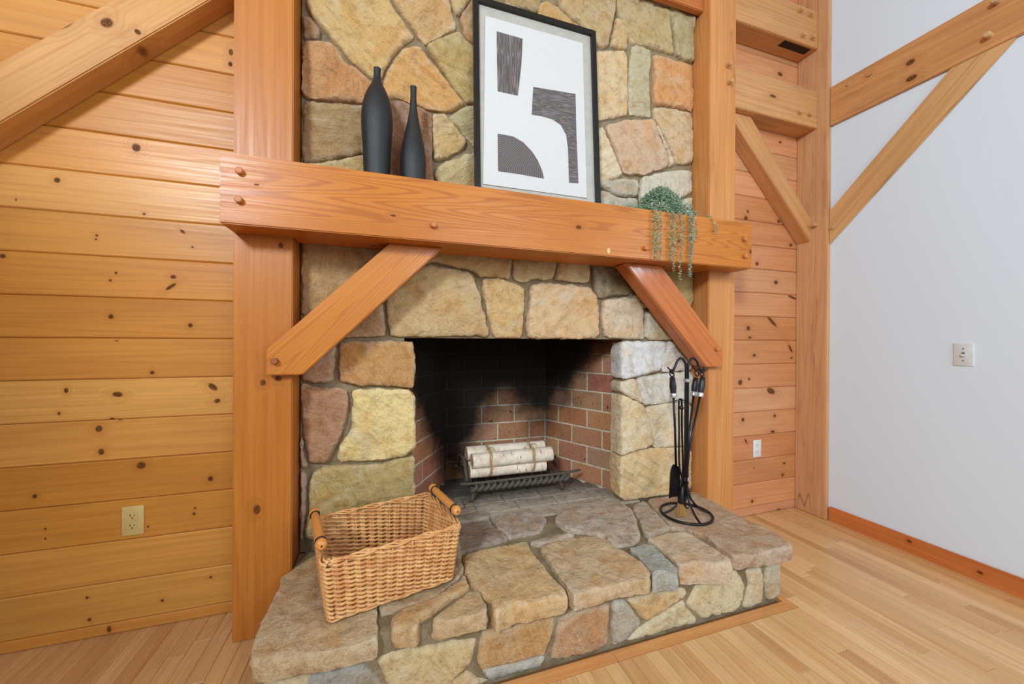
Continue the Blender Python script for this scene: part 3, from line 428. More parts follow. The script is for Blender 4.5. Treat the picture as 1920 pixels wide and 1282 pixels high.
# baseboard along the white wall
bm = bmesh.new(); box_bm(bm, -2.45, 2.45, -.009, .009, -.045, .045)
bmesh.ops.bevel(bm, geom=[e for e in bm.edges if e.verts[0].co.z > 0 and e.verts[1].co.z > 0], offset=.004, segments=2, affect='EDGES')
kb = [(2.45 - (1.677 - 1.28), .009, .02, .012, .009, 0), (2.45 - (1.677 - 1.02), .009, .0, .012, .008, 0)]
bbm = wood('baseboard_wood', kb, contrast=.2, ring=12, rough=.35)
Mb = Matrix.Translation((XWALL - .009, 1.677 - 2.45, .045)) @ Matrix.Rotation(math.pi / 2, 4, 'Z')
o = link('baseboard_right', bm_mesh(bm, 'baseboard_right'), bbm, None, Mb, (200, 116, 60)); o['kind'] = 'structure'

# ------------------------------------------------------------------ timber frame
def timber(name, poly, axis, a0, a1, ang, mat, color, label=None, cat=None, bevel=.004, group=None):
    """poly in the (X,Z) plane pushed along Y from a0 to a1 (axis 'Y'), or in (Y,Z) along X (axis 'X'); ang = direction of the length in that plane"""
    n = len(poly); cu = sum(p[0] for p in poly) / n; cv = sum(p[1] for p in poly) / n; ca = (a0 + a1) / 2
    if axis == 'Y':
        R = Matrix.Translation((cu, ca, cv)) @ Matrix.Rotation(-ang, 4, 'Y'); P3 = lambda p, a: Vector((p[0], a, p[1]))
    else:
        R = Matrix.Translation((ca, cu, cv)) @ Matrix.Rotation(math.pi / 2, 4, 'Z') @ Matrix.Rotation(-ang, 4, 'Y'); P3 = lambda p, a: Vector((a, p[0], p[1]))
    Ri = R.inverted(); bm = bmesh.new()
    A = [bm.verts.new(Ri @ P3(p, a0)) for p in poly]; B = [bm.verts.new(Ri @ P3(p, a1)) for p in poly]
    bm.faces.new(A); bm.faces.new(B[::-1])
    for q in range(n): bm.faces.new((A[q], A[(q+1) % n], B[(q+1) % n], B[q]))
    bmesh.ops.recalc_face_normals(bm, faces=bm.faces)
    bmesh.ops.bevel(bm, geom=list(bm.edges), offset=bevel, segments=2, affect='EDGES')
    o = link(name, auto_smooth(bm_mesh(bm, name), 25), mat, None, R, color)
    return setp(o, label, cat, group)
def rect(x0, x1, z0, z1): return [(x0, z0), (x1, z0), (x1, z1), (x0, z1)]
def peg(parent, p, d, r=.0125, ln=.02, col=(176, 108, 62)):
    p = Vector(p); d = Vector(d).normalized()
    bm = bmesh.new(); lathe_bm(bm, [(r, -.03), (r, ln - .004), (r * .8, ln)], 12, align((0, 0, 0), d))
    link('peg', auto_smooth(bm_mesh(bm, 'peg'), 30), M_PEG, parent, Matrix.Translation(p), col)
def knotted(name, center, ang, axis, ks, **kw):
    """ks: world points (x,y,z,a,b) turned into the timber's own frame"""
    if axis == 'Y': R = Matrix.Translation(center) @ Matrix.Rotation(-ang, 4, 'Y')
    else: R = Matrix.Translation(center) @ Matrix.Rotation(math.pi / 2, 4, 'Z') @ Matrix.Rotation(-ang, 4, 'Y')
    Ri = R.inverted(); out = []
    for (x, y, z, a, b) in ks:
        q = Ri @ Vector((x, y, z)); out.append((q.x, q.y, q.z, a, b, 0))
    return wood(name, out, **kw)

ZT = 4.2
pm = knotted('left_post_wood', ((XL0+XL1)/2, (YP+YW)/2, ZT/2), math.pi/2, 'Y', [(-.474, YP, .497, .02, .013), (-.396, YP, 1.52, .012, .009), (-.455, YP, .985, .013, .011), (-.403, YP, .999, .012, .013)], contrast=.18, ring=10, rough=.36, check=.0)
post_l = timber('timber_post', rect(XL0, XL1, 0, ZT), 'Y', YP, YW + .0, math.pi/2, pm, (184, 112, 42), 'orange pine post left of the fireplace, standing on the floor', 'post')
post_r = timber('timber_post', rect(XR0, XR1, 0, ZT), 'Y', YP, YW + .0, math.pi/2, wood('right_post_wood', (), contrast=.20, ring=14, rough=.4, check=.35), (202, 136, 76), 'pine post right of the fireplace, behind the right end of the mantel', 'post')
for p in ((1.857, YP, 2.742), (1.867, YP, 2.646)): peg(post_r, p, (0, -1, 0), .012, .03, (196, 148, 98))
cm = wood('corner_post_wood', (), contrast=.22, ring=12, rough=.55, check=.5, dirt=.35)
post_c = timber('timber_post', rect(XC, XWALL, 0, ZT), 'Y', YP, YW, math.pi/2, cm, (206, 154, 108), 'weathered rough post in the corner against the white wall', 'post')
peg(post_c, (XC, 1.753, 1.93), (-1, 0, 0), .012, .03, (190, 150, 104)); peg(post_c, (2.722, YP, 1.89), (0, -1, 0), .012, .03, (190, 150, 104))

ZM0, ZM1 = 1.553, 1.800
MX0, MX1 = -.552, 1.896
mm = knotted('mantel_wood', ((MX0+MX1)/2, (YM+YP-.002)/2, (ZM0+ZM1)/2), 0, 'Y', [(.833, YM, 1.675, .016, .010), (1.884, YM, 1.645, .010, .012), (-.441, YM, 1.699, .009, .004), (1.40, YM, 1.66, .008, .008), (.02, YM, 1.64, .012, .004)], contrast=.55, ring=52, rough=.32, spec=.3)
mantel = empty('mantel_beam', ((MX0+MX1)/2, YM, ZM0), 'long orange fir mantel beam across both posts above the fireplace', 'mantel')
def child_timber(parent, *a, **k):
    o = timber(*a, **k); mw = o.matrix_basis.copy(); o.parent = parent; o.matrix_basis = parent_inv(parent) @ mw; return o
child_timber(mantel, 'beam', rect(MX0, MX1, ZM0, ZM1), 'Y', YM, YP - .002, 0, mm, (190, 114, 38))
child_timber(mantel, 'shelf_back', rect(XL1 + .004, XR0 - .004, ZM0 + .001, ZM1 - .001), 'Y', YP - .0015, 1.774, 0, M_WOOD, (194, 110, 42), bevel=.001)
for px, pz in ((-.49, 1.737), (-.492, 1.637), (.176, 1.617), (1.195, 1.607), (1.831, 1.708), (1.835, 1.616)): peg(mantel, (px, YM, pz), (0, -1, 0), .0125, .018, (190, 118, 66))
bm = bmesh.new(); lathe_bm(bm, [(.0085, -.001), (.0085, .0012), (.007, .0016)], 14, align((0, 0, 0), (0, -1, 0)))
setp(link('filler_patch', bm_mesh(bm, 'filler_patch'), plain('wood_filler', (236, 196, 130), .5), mantel, Matrix.Translation((.992, YM, 1.579)) @ Matrix.Diagonal((1, 1, 1.5, 1))), 'pale wood filler spot')

br_l = timber('knee_brace', [(-.435, 1.016), (-.312, 1.016), (.226, ZM0 - .001), (.007, ZM0 - .001), (-.435, 1.112)], 'Y', 1.648, YP - .001, math.radians(45), M_WOOD, (198, 122, 44), 'orange fir brace rising right from the left post to the mantel', 'brace')
peg(br_l, (-.404, 1.648, 1.07), (0, -1, 0), .0125, .022, (150, 90, 50))
child_timber(br_l, 'brace_tenon', [(-.352, 1.022), (-.312, 1.022), (.224, ZM0 - .004), (.009, ZM0 - .004), (-.352, 1.192)], 'Y', YP - .001, 1.735, math.radians(45), M_WOOD, (196, 112, 46), bevel=.001)
br_r = timber('knee_brace', [(1.681, 1.012), (1.795, 1.012), (1.795, 1.108), (1.373, ZM0 - .001), (1.150, ZM0 - .001)], 'Y', 1.648, YP - .001, math.radians(-45), wood('right_brace_wood', (), contrast=.35, ring=18, rough=.16, spec=.6, check=.8), (192, 108, 46), 'glossy orange brace falling right from the mantel to the right post', 'brace')
peg(br_r, (1.748, 1.648, 1.112), (0, -1, 0), .0125, .014, (196, 120, 66))
child_timber(br_r, 'brace_tenon', [(1.677, 1.016), (XR0 - .003, 1.016), (XR0 - .003, 1.172), (1.371, ZM0 - .004), (1.152, ZM0 - .004)], 'Y', YP - .001, 1.745, math.radians(-45), M_WOOD, (186, 104, 48), bevel=.001)

YBM = 1.750
bw = knotted('lower_beam_wood', ((XR1+XC)/2, (YBM+YW)/2, 2.692), 0, 'Y', [(2.30, YBM, 2.70, .03, .01)], contrast=.22, ring=10, rough=.5, dirt=.3)
b_up = timber('timber_beam', rect(XR1 + .001, XC - .001, 3.093, 3.34), 'Y', YBM, YW, 0, wood('upper_beam_wood', (), contrast=.2, ring=10, rough=.5, dirt=.3), (198, 142, 88), 'upper of two rough beams between the right post and the corner post', 'beam')
b_lo = timber('timber_beam', rect(XR1 + .001, XC - .001, 2.569, 2.816), 'Y', YBM, YW, 0, bw, (202, 148, 94), 'lower of two rough beams between the right post and the corner post', 'beam')
for p in ((2.634, YBM, 3.147), (2.548, YBM, 3.139), (2.525, YBM, 3.295), (2.616, YBM, 3.294)): peg(b_up, p, (0, -1, 0), .012, .028, (196, 150, 100))
for p in ((2.523, YBM, 2.638), (2.614, YBM, 2.642)): peg(b_lo, p, (0, -1, 0), .012, .022, (196, 150, 100))
bm = bmesh.new(); box_bm(bm, 2.42, 2.66, 1.765, 1.812, 3.0915, 3.0945)
link('mortise', bm_mesh(bm, 'mortise'), plain('dark_recess', (44, 24, 12), .9), b_up, Matrix.Identity(4))
timber('timber_beam', rect(XL1 + .001, XR0 - .001, 3.06, 3.31), 'Y', 1.735, 1.772, 0, M_OLD, (190, 112, 58), 'reddish beam above the stone chimney between the two posts', 'beam')
kbx = timber('knee_brace', [(XC - .001, 1.828), (XC - .001, 1.985), (2.165, 2.568), (1.97, 2.568)], 'Y', 1.789, YW - .0, math.radians(-47), wood('small_brace_wood', (), contrast=.24, ring=12, rough=.45, dirt=.25), (198, 142, 90), 'short rough brace from the corner post up to the lower beam', 'brace')
kl = knotted('left_brace_wood', (-1.1, 1.835, 2.1), math.radians(44.7), 'Y', [(-1.05, 1.789, 2.27, .035, .02), (-.93, 1.789, 2.30, .022, .018), (-.84, 1.789, 2.29, .010, .012), (-.83, 1.83, 2.23, .03, .03)], contrast=.22, ring=10, rough=.45, dirt=.12)
z_at = lambda x: 1.825 + .9909 * (x + 1.333)
timber('knee_brace', [(-1.748, z_at(-1.748)), (XL0, z_at(XL0)), (XL0, z_at(XL0) + .211), (-1.748, z_at(-1.748) + .211)], 'Y', 1.787, YW, math.radians(44.7), kl, (198, 142, 78), 'broad pale brace across the planks at the upper left', 'brace')
kw_ = [(2.7205, 1.29, 2.69, .022, .016), (2.7205, 1.285, 2.60, .026, .016), (2.7205, 1.478, 2.745, .012, .012)]
wb = timber('timber_beam', rect(-2.4, YP - .001, 2.552, 2.804), 'X', 2.7205, XWALL, 0, knotted('wall_beam_wood', (2.729, (YP-2.401)/2, 2.678), 0, 'X', kw_, contrast=.26, ring=12, rough=.5, dirt=.3), (202, 144, 90), 'long level beam fixed along the white wall', 'beam')
for p in ((2.7205, 1.482, 2.751), (2.7205, 1.586, 2.759)): peg(wb, p, (-1, 0, 0), .012, .006, (188, 136, 88))
for p in ((2.7205, 1.001, 2.614), (2.7205, .977, 2.755)): peg(wb, p, (-1, 0, 0), .013, .035, (200, 160, 116))
timber('knee_brace', [(YP - .001, 1.79), (.92, 2.551), (1.135, 2.551), (YP - .001, 2.005)], 'X', 2.7205, XWALL, math.radians(-45), wood('wall_brace_wood', (), contrast=.24, ring=12, rough=.45, check=.6, dirt=.15), (210, 162, 108), 'slanting brace on the white wall below the level beam', 'brace')

# ------------------------------------------------------------------ stones
def chaikin(P):
    out = []
    n = len(P)
    for i in range(n):
        a, b = P[i], P[(i + 1) % n]
        out.append((a[0]*.9 + b[0]*.1, a[1]*.9 + b[1]*.1)); out.append((a[0]*.1 + b[0]*.9, a[1]*.1 + b[1]*.9))
    return out
def area2(P): return .5 * sum(P[i][0]*P[(i+1) % len(P)][1] - P[(i+1) % len(P)][0]*P[i][1] for i in range(len(P)))
def resample(P, st):
    out = []
    n = len(P)
    for i in range(n):
        a, b = P[i], P[(i+1) % n]; L = math.hypot(b[0]-a[0], b[1]-a[1]); k = max(1, round(L / st))
        for j in range(k): out.append((a[0] + (b[0]-a[0])*j/k, a[1] + (b[1]-a[1])*j/k))
    res = [out[0]]
    for p in out[1:]:
        if math.hypot(p[0]-res[-1][0], p[1]-res[-1][1]) > st * .35: res.append(p)
    return res
def seg_dist(p, P):
    best = 1e9; n = len(P); x, y = p
    for i in range(n):
        ax, ay = P[i]; bx, by = P[(i+1) % n]; dx, dy = bx-ax, by-ay; L2 = dx*dx + dy*dy + 1e-12
        t = max(0, min(1, ((x-ax)*dx + (y-ay)*dy) / L2)); d = (ax+dx*t-x)**2 + (ay+dy*t-y)**2
        if d < best: best = d
    return math.sqrt(best)
def inside(p, P):
    x, y = p; c = False; n = len(P); j = n - 1
    for i in range(n):
        if (P[i][1] > y) != (P[j][1] > y) and x < (P[j][0]-P[i][0])*(y-P[i][1])/(P[j][1]-P[i][1]+1e-15) + P[i][0]: c = not c
        j = i
    return c
def stone_mesh(poly, depth, seed, amp=.005, bev=.012, bdrop=.012, grid=.0115, rings=1, rough=.0035, tilt=.03, flare=0.0, grow=.0035):
    """rough-faced slab in (u,v), outward w; outline round its centroid; front near w=0, back at w=-depth"""
    if area2(poly) < 0: poly = poly[::-1]
    cx = sum(p[0] for p in poly) / len(poly); cy = sum(p[1] for p in poly) / len(poly)
    P = [(p[0]-cx, p[1]-cy) for p in poly]
    P = resample(chaikin(P), grid * .75); n = len(P)
    nr = []
    for i in range(n):
        a, b = P[i-1], P[(i+1) % n]; dx, dy = b[0]-a[0], b[1]-a[1]; L = math.hypot(dx, dy) + 1e-9; nr.append((dy/L, -dx/L))
    sv = Vector((seed * 3.17, seed * 1.31, seed * .77))
    P2 = []
    for p, q in zip(P, nr):
        k = noise.fractal(Vector((p[0]*22, p[1]*22, 0)) + sv, .7, 2.0, 4) * rough * 1.6 + grow
        P2.append((p[0] + q[0]*k, p[1] + q[1]*k))
    P = P2
    rnd = random.Random(seed)
    xs = [p[0] for p in P]; ys = [p[1] for p in P]
    pts = list(P); dist = [0.0] * n
    yv = min(ys)
    while yv < max(ys):
        xv = min(xs)
        while xv < max(xs):
            q = (xv + rnd.uniform(-.3, .3)*grid, yv + rnd.uniform(-.3, .3)*grid)
            if inside(q, P):
                d = seg_dist(q, P)
                if d > grid * .3: pts.append(q); dist.append(d)
            xv += grid
        yv += grid
    # a thin inner ring keeps the worn edge crisp
    co, ed, fa, *_ = delaunay_2d_cdt([Vector(p) for p in pts], [(i, (i+1) % n) for i in range(n)], [], 1, 1e-6)
    tx, ty = rnd.uniform(-tilt, tilt), rnd.uniform(-tilt, tilt)
    def hgt(u, v, d):
        e = max(0.0, 1 - d / bev)
        s = Vector((u, v, 0))
        a = noise.fractal(s * 9 + sv, .9, 2.0, 4)
        rdg = abs(noise.noise(s * 7 + sv * 1.7)); rdg2 = abs(noise.noise(s * 17 + sv * 2.3))
        step = math.floor((noise.noise(s * 5.0 + sv * .6) + 1) * 2.2) / 2.2 - 1
        return -bdrop * e * e + (tx*u + ty*v) + (a * amp + (.25 - rdg) * amp * 1.4 - rdg2 * amp * .5 + step * amp * .55) * min(1, d / .012 + .25)
    bm = bmesh.new(); V = []
    for c in co:
        d = seg_dist((c.x, c.y), P) if inside((c.x, c.y), P) else 0.0
        V.append(bm.verts.new((c.x, c.y, hgt(c.x, c.y, d))))
    for f in fa:
        try: bm.faces.new([V[i] for i in f])
        except ValueError: pass
    # rough side rings from the rim down to the back
    be = [e for e in bm.edges if e.is_boundary]
    top = {}
    loop_v = set(v for e in be for v in e.verts)
    idx = {v: i for i, v in enumerate(loop_v)}
    cur = {v: v for v in loop_v}
    for rg in range(1, rings + 1):
        fz = rg / rings; nxt = {}
        for v in loop_v:
            u, w0 = v.co.x, v.co.y; L = math.hypot(u, w0) + 1e-6
            off = noise.fractal(Vector((u*20, w0*20, fz*2.5)) + sv * 1.9, .8, 2.0, 3) * (.006 if rings > 1 else 0) + flare * math.sin(fz * math.pi)
            nxt[v] = bm.verts.new((u + u/L*off, w0 + w0/L*off, v.co.z * (1 - fz) - depth * fz))
        for e in be:
            a, b = e.verts
            try: bm.faces.new((cur[a], cur[b], nxt[b], nxt[a]))
            except ValueError: pass
        cur = nxt
    me = bm_mesh(bm, 'stone', False)
    return auto_smooth(me, 50), (cx, cy)

YS = 1.79
fire = empty('fireplace', (.69, YS, .26), 'stone fireplace and chimney breast with a brick-lined firebox between the posts', 'fireplace')
OX0, OX1, OZ1 = .105, 1.225, 1.163
bm = bmesh.new(); ym0, ym1 = 1.819, 1.90
for b in ((XL1 + .004, OX0 - .03, .24, 4.2), (OX1 + .03, XR0 - .004, .24, 4.2), (OX0 - .03, OX1 + .03, OZ1, 4.2)):
    box_bm(bm, b[0], b[1], ym0, ym1, b[2], b[3])
link('mortar', bm_mesh(bm, 'mortar'), M_MORT, fire, Matrix.Identity(4))
WALLM = Matrix(((1, 0, 0, 0), (0, 0, -1, 0), (0, 1, 0, 0), (0, 0, 0, 1)))      # (u,v,w) -> (x, -w along y, z)
for i, (col, dep, poly) in enumerate(WALL_STONES):
    big = abs(area2(poly)) > .012
    me, (cx, cy) = stone_mesh(poly, dep, i + 1, amp=.010 if big else .005, rings=3 if dep > .08 else 1)
    lift = random.uniform(-.004, .004)
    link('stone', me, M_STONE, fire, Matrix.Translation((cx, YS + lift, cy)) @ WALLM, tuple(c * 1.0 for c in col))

# firebox
YB = 2.45; ZB0 = .249; CR = .117; BW = .228
LB, RB = Vector((.364, YB)), Vector((1.058, YB))
tl, tr = math.radians(30.5), math.radians(27)
lin_bm = bmesh.new()
def wallface(p, q):
    d = (q - p).normalized(); nrm = Vector((d.y, -d.x))
    a, b = p, q
    vs = [lin_bm.verts.new((a.x, a.y, .2)), lin_bm.verts.new((b.x, b.y, .2)), lin_bm.verts.new((b.x, b.y, 1.25)), lin_bm.verts.new((a.x, a.y, 1.25))]
    lin_bm.faces.new(vs)
LF = LB + Vector((-math.sin(tl), -math.cos(tl))) * .66; RF = RB + Vector((math.sin(tr), -math.cos(tr))) * .63
wallface(LF, LB); wallface(LB, RB); wallface(RB, RF)
vs = [lin_bm.verts.new((p.x, p.y, 1.20)) for p in (LF, LB, RB, RF)]; lin_bm.faces.new(vs)
vs = [lin_bm.verts.new((p.x, p.y, .243)) for p in (LF, LB, RB, RF)]; lin_bm.faces.new(vs)
firebox = link('firebox_lining', bm_mesh(lin_bm, 'firebox_lining'), M_JOINT, fire, Matrix.Identity(4))
brick_meshes = {}
def brick_me(L):
    k = round(L, 3)
    if k not in brick_meshes:
        bm = bmesh.new(); box_bm(bm, -L/2, L/2, -.03, .004, -(CR-.010)/2, (CR-.010)/2)
        bmesh.ops.bevel(bm, geom=[e for e in bm.edges if e.verts[0].co.y > 0 and e.verts[1].co.y > 0], offset=.0025, segments=1, affect='EDGES')
        brick_meshes[k] = bm_mesh(bm, 'brick')
    return brick_meshes[k]
bcols = [(182, 128, 94), (174, 122, 90), (188, 138, 102), (170, 120, 90), (180, 138, 104)]
def lay(p, d, nrm, Ltot, first):
    """p start corner (2D), d direction, nrm towards the room; courses with joints at first(k)+n*BW"""
    for k in range(8):
        s = first(k)
        while s > 0: s -= BW
        while s < Ltot:
            a, b = max(0, s) + .005, min(Ltot, s + BW) - .005
            if b - a > .02:
                c = p + d * ((a + b) / 2); z = ZB0 + CR * k + CR / 2
                m = Matrix.Identity(4)
                for r in range(3):
                    m[r][0] = (d.x, d.y, 0)[r]; m[r][1] = (nrm.x, nrm.y, 0)[r]; m[r][2] = (0, 0, 1)[r]
                m.translation = Vector((c.x, c.y, z)) + Vector((nrm.x, nrm.y, 0)) * random.uniform(-.001, .001)
                link('brick', brick_me(b - a), M_BRICK, firebox, m, tuple(v + random.uniform(-6, 6) for v in random.choice(bcols)))
            s += BW
lay(LB, (RB - LB).normalized(), Vector((0, -1)), (RB - LB).length, lambda k: .118 if k % 2 == 0 else .235)
lay(RB, (RF - RB).normalized(), Vector((-math.cos(tr), -math.sin(tr))), .62, lambda k: .0 if k % 2 == 0 else .118)
lay(LB, (LF - LB).normalized(), Vector((math.cos(tl), -math.sin(tl))), .65, lambda k: .0 if k % 2 == 0 else .118)
# firebox floor bricks
yrow = 1.80; row = 0
ash_cols = [(168, 148, 128), (156, 138, 120), (174, 154, 134), (160, 142, 124)]
while yrow < YB - .02:
    xl = LB.x - (YB - yrow - .05) * math.tan(tl); xr = RB.x + (YB - yrow - .05) * math.tan(tr)
    xx = xl - (.11 if row % 2 else 0) + .03
    while xx < xr:
        a, b = max(xx, xl) + .003, min(xx + .228, xr) - .003
        if b - a > .03:
            bm = bmesh.new(); box_bm(bm, -(b-a)/2, (b-a)/2, -.054, .054, -.03, .0)
            bmesh.ops.bevel(bm, geom=[e for e in bm.edges if e.verts[0].co.z > -.001 and e.verts[1].co.z > -.001], offset=.002, segments=1, affect='EDGES')
            link('brick', bm_mesh(bm, 'brick'), M_ASH, firebox, Matrix.Translation(((a+b)/2, yrow + .057, .252 + random.uniform(-.001, .001))), random.choice(ash_cols))
        xx += .228
    yrow += .114; row += 1

# raised hearth
hearth = empty('hearth', (.66, 1.5, 0), 'raised stone hearth of irregular flagstones, standing on the wood floor', 'hearth')
bm = bmesh.new(); box_bm(bm, -.350, 1.655, 1.236, 1.802, -.012, .243)
link('mortar', bm_mesh(bm, 'mortar'), M_MORT, hearth, Matrix.Identity(4))
for i, (col, th, poly) in enumerate(HEARTH_SLABS):
    front = min(p[1] for p in poly) < 1.25
    me, (cx, cy) = stone_mesh(poly, th, i + 101, amp=.0065, bev=.007, bdrop=.004, rings=5 if front else 1, rough=.003, tilt=.012, flare=.004)
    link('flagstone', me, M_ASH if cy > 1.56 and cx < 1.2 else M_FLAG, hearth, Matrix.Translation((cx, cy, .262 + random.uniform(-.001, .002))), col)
for i, (col, th, poly) in enumerate(RISER_STONES):
    me, (cx, cy) = stone_mesh(poly, th, i + 151, amp=.0045, rings=1)
    link('stone', me, M_STONE, hearth, Matrix.Translation((cx, 1.222, cy)) @ WALLM, col)
SIDEM = Matrix(((0, 0, 1, 0), (1, 0, 0, 0), (0, 1, 0, 0), (0, 0, 0, 1)))      # faces +X : u->y, v->z, w->x
for i, (y0, y1, c) in enumerate(((1.245, 1.40, (196, 176, 140)), (1.415, 1.56, (182, 160, 124)), (1.575, 1.79, (200, 172, 124)))):
    me, (cx, cy) = stone_mesh([(y0, .006), (y1, .006), (y1 - .01, .185), (y0 + .012, .19)], .03, i + 181)
    link('stone', me, M_STONE, hearth, Matrix.Translation((1.667, cx, cy)) @ SIDEM, c)

SIDEL = Matrix(((0, 0, -1, 0), (-1, 0, 0, 0), (0, 1, 0, 0), (0, 0, 0, 1)))     # faces -X
for i, (y0, y1, c) in enumerate(((1.24, 1.38, (190, 164, 118)), (1.395, 1.53, (178, 160, 128)), (1.545, 1.68, (198, 168, 118)))):
    me, (cx, cy) = stone_mesh([(-y1, .006), (-y0, .006), (-y0 - .01, .18), (-y1 + .012, .185)], .02, i + 191)
    link('stone', me, M_STONE, hearth, Matrix.Translation((-.352, -cx, cy)) @ SIDEL, c)

# ------------------------------------------------------------------ framed print
pic = empty('framed_print', (.713, 1.695, ZM1), 'large black-framed abstract print leaning on the chimney stones, on the mantel', 'picture')
lean = math.atan(.065)
PM = Matrix.Translation((0, 1.695, ZM1)) @ Matrix.Rotation(-lean, 4, 'X')        # local x = world x, z = up the frame, -y = to the room
O_ = ART['outer']; FX0, FX1, FH = (O_[0][0] + O_[3][0]) / 2, (O_[1][0] + O_[2][0]) / 2, (O_[0][1] + O_[1][1]) / 2
def flat(poly, y0, y1, bev=0):
    bm = bmesh.new(); A = [bm.verts.new((p[0], y0, p[1])) for p in poly]; B = [bm.verts.new((p[0], y1, p[1])) for p in poly]
    bm.faces.new(A); bm.faces.new(B[::-1])
    for q in range(len(poly)): bm.faces.new((A[q], A[(q+1) % len(poly)], B[(q+1) % len(poly)], B[q]))
    return bm
bm = bmesh.new(); fw = .026
for a in (rect(FX0, FX0 + fw, 0, FH), rect(FX1 - fw, FX1, 0, FH), rect(FX0 + fw, FX1 - fw, 0, fw), rect(FX0 + fw, FX1 - fw, FH - fw, FH)):
    b2 = flat(a, 0, .022); me_ = bpy.data.meshes.new('t'); b2.to_mesh(me_); b2.free(); bm.from_mesh(me_); bpy.data.meshes.remove(me_)
link('frame', bm_mesh(bm, 'frame'), plain('black_frame_lacquer', (24, 21, 20), .35, 0, .4), pic, PM)
link('mat_board', bm_mesh(flat(rect(FX0 + .02, FX1 - .02, .02, FH - .02), .015, .020), 'mat_board'), plain('mat_board_card', (186, 180, 168), .8), pic, PM)
paper = link('print_sheet', bm_mesh(flat([tuple(p) for p in ART['paper']], .010, .0135), 'print_sheet'), plain('print_paper', (212, 210, 206), .85, vary=.01), pic, PM)
def ink(rings):
    t = NT('print_ink'); v, sv = t.objcoord(False)
    if rings:
        d = t.vmath('LENGTH', t.vmath('MULTIPLY', t.vmath('SUBTRACT', v, (.50, 0, .162)), (1, 0, 1)), (0, 0, 0))
        s = t.math('SINE', t.math('ADD', t.math('MULTIPLY', d, 640.0), t.math('MULTIPLY', t.noise(v, 12, 2), 5.0)))
    else:
        s = t.math('SINE', t.math('MULTIPLY', t.noise(t.scale(v, (30, 1, 2.0) if rings is False else (3, 1, 40)), 1.0, 2), 90.0))
    t.l(t.mix(t.map(s, .2, 1.0, 0, .42), lin((88, 78, 75)), lin((168, 160, 158))), t.b.inputs['Base Color']); t.b.inputs['Roughness'].default_value = .8
    return t.m
for key, rg in (('s1', False), ('s2', None), ('s3', True)):
    link('printed_shape', bm_mesh(flat([tuple(p) for p in ART[key]], .0092, .0101), 'printed_shape'), ink(rg), paper, PM)
gt = NT('picture_glass'); gt.t.nodes.remove(gt.b)
tr_ = gt.n('ShaderNodeBsdfTransparent'); gl = gt.n('ShaderNodeBsdfGlossy'); gl.inputs['Roughness'].default_value = .02
lw = gt.n('ShaderNodeLayerWeight'); lw.inputs['Blend'].default_value = .5
fr = gt.math('ADD', gt.math('MULTIPLY', gt.math('POWER', lw.outputs['Facing'], 5.0), .9), .03); mx = gt.n('ShaderNodeMixShader')
gt.l(fr, mx.inputs[0]); gt.l(tr_.outputs[0], mx.inputs[1]); gt.l(gl.outputs[0], mx.inputs[2]); gt.l(mx.outputs[0], gt.out.inputs[0])
bm = bmesh.new(); vs = [bm.verts.new(p) for p in ((FX0 + .02, .006, .02), (FX1 - .02, .006, .02), (FX1 - .02, .006, FH - .02), (FX0 + .02, .006, FH - .02))]; bm.faces.new(vs)
link('glass', bm_mesh(bm, 'glass'), gt.m, pic, PM)

# ------------------------------------------------------------------ vases
def vase_mat():
    t = NT('black_ribbed_ceramic'); v, sv = t.objcoord(False)
    st = t.n('ShaderNodeSeparateXYZ'); t.l(v, st.inputs[0])
    an = t.math('ARCTAN2', st.outputs[1], st.outputs[0])
    cb = t.n('ShaderNodeCombineXYZ'); t.l(t.math('MULTIPLY', an, 10.0), cb.inputs[0]); t.l(t.math('MULTIPLY', st.outputs[2], 6.0), cb.inputs[2])
    n = t.noise(cb.outputs[0], 5, 3)
    t.l(t.mix(t.map(n, .4, .8), lin((24, 25, 27)), lin((35, 37, 39))), t.b.inputs['Base Color']); t.b.inputs['Roughness'].default_value = .5
    t.l(t.bump(n, .35, .003), t.b.inputs['Normal']); return t.m
M_VASE = vase_mat()
def vase(prof, loc, label):
    bm = bmesh.new(); P = spline([(r, 0, z) for r, z in prof], 5)
    pr = [(p.x, p.z) for p in P]
    top_r, top_z = pr[-1]
    pr += [(top_r * .72, top_z + .0005), (top_r * .6, top_z - .03)]
    lathe_bm(bm, pr, 40)
    o = link('bottle_vase', auto_smooth(bm_mesh(bm, 'bottle_vase'), 50), M_VASE, None, Matrix.Translation(loc))
    return setp(o, label, 'vase')
vase([(.046, 0), (.0505, .01), (.0535, .08), (.0565, .15), (.0605, .21), (.0625, .262), (.0610, .30), (.0535, .345), (.040, .385), (.025, .415), (.0165, .438), (.0140, .46), (.0148, .485)], (-.044, 1.68, ZM1), 'taller wide-shouldered black bottle vase at the left of the mantel')
vase([(.036, 0), (.047, .01), (.0525, .05), (.0545, .10), (.0520, .145), (.0455, .19), (.0365, .235), (.0260, .285), (.0178, .33), (.0140, .375), (.0125, .405), (.0136, .44)], (.103, 1.68, ZM1), 'shorter slim-necked black bottle vase standing nearest the framed print')

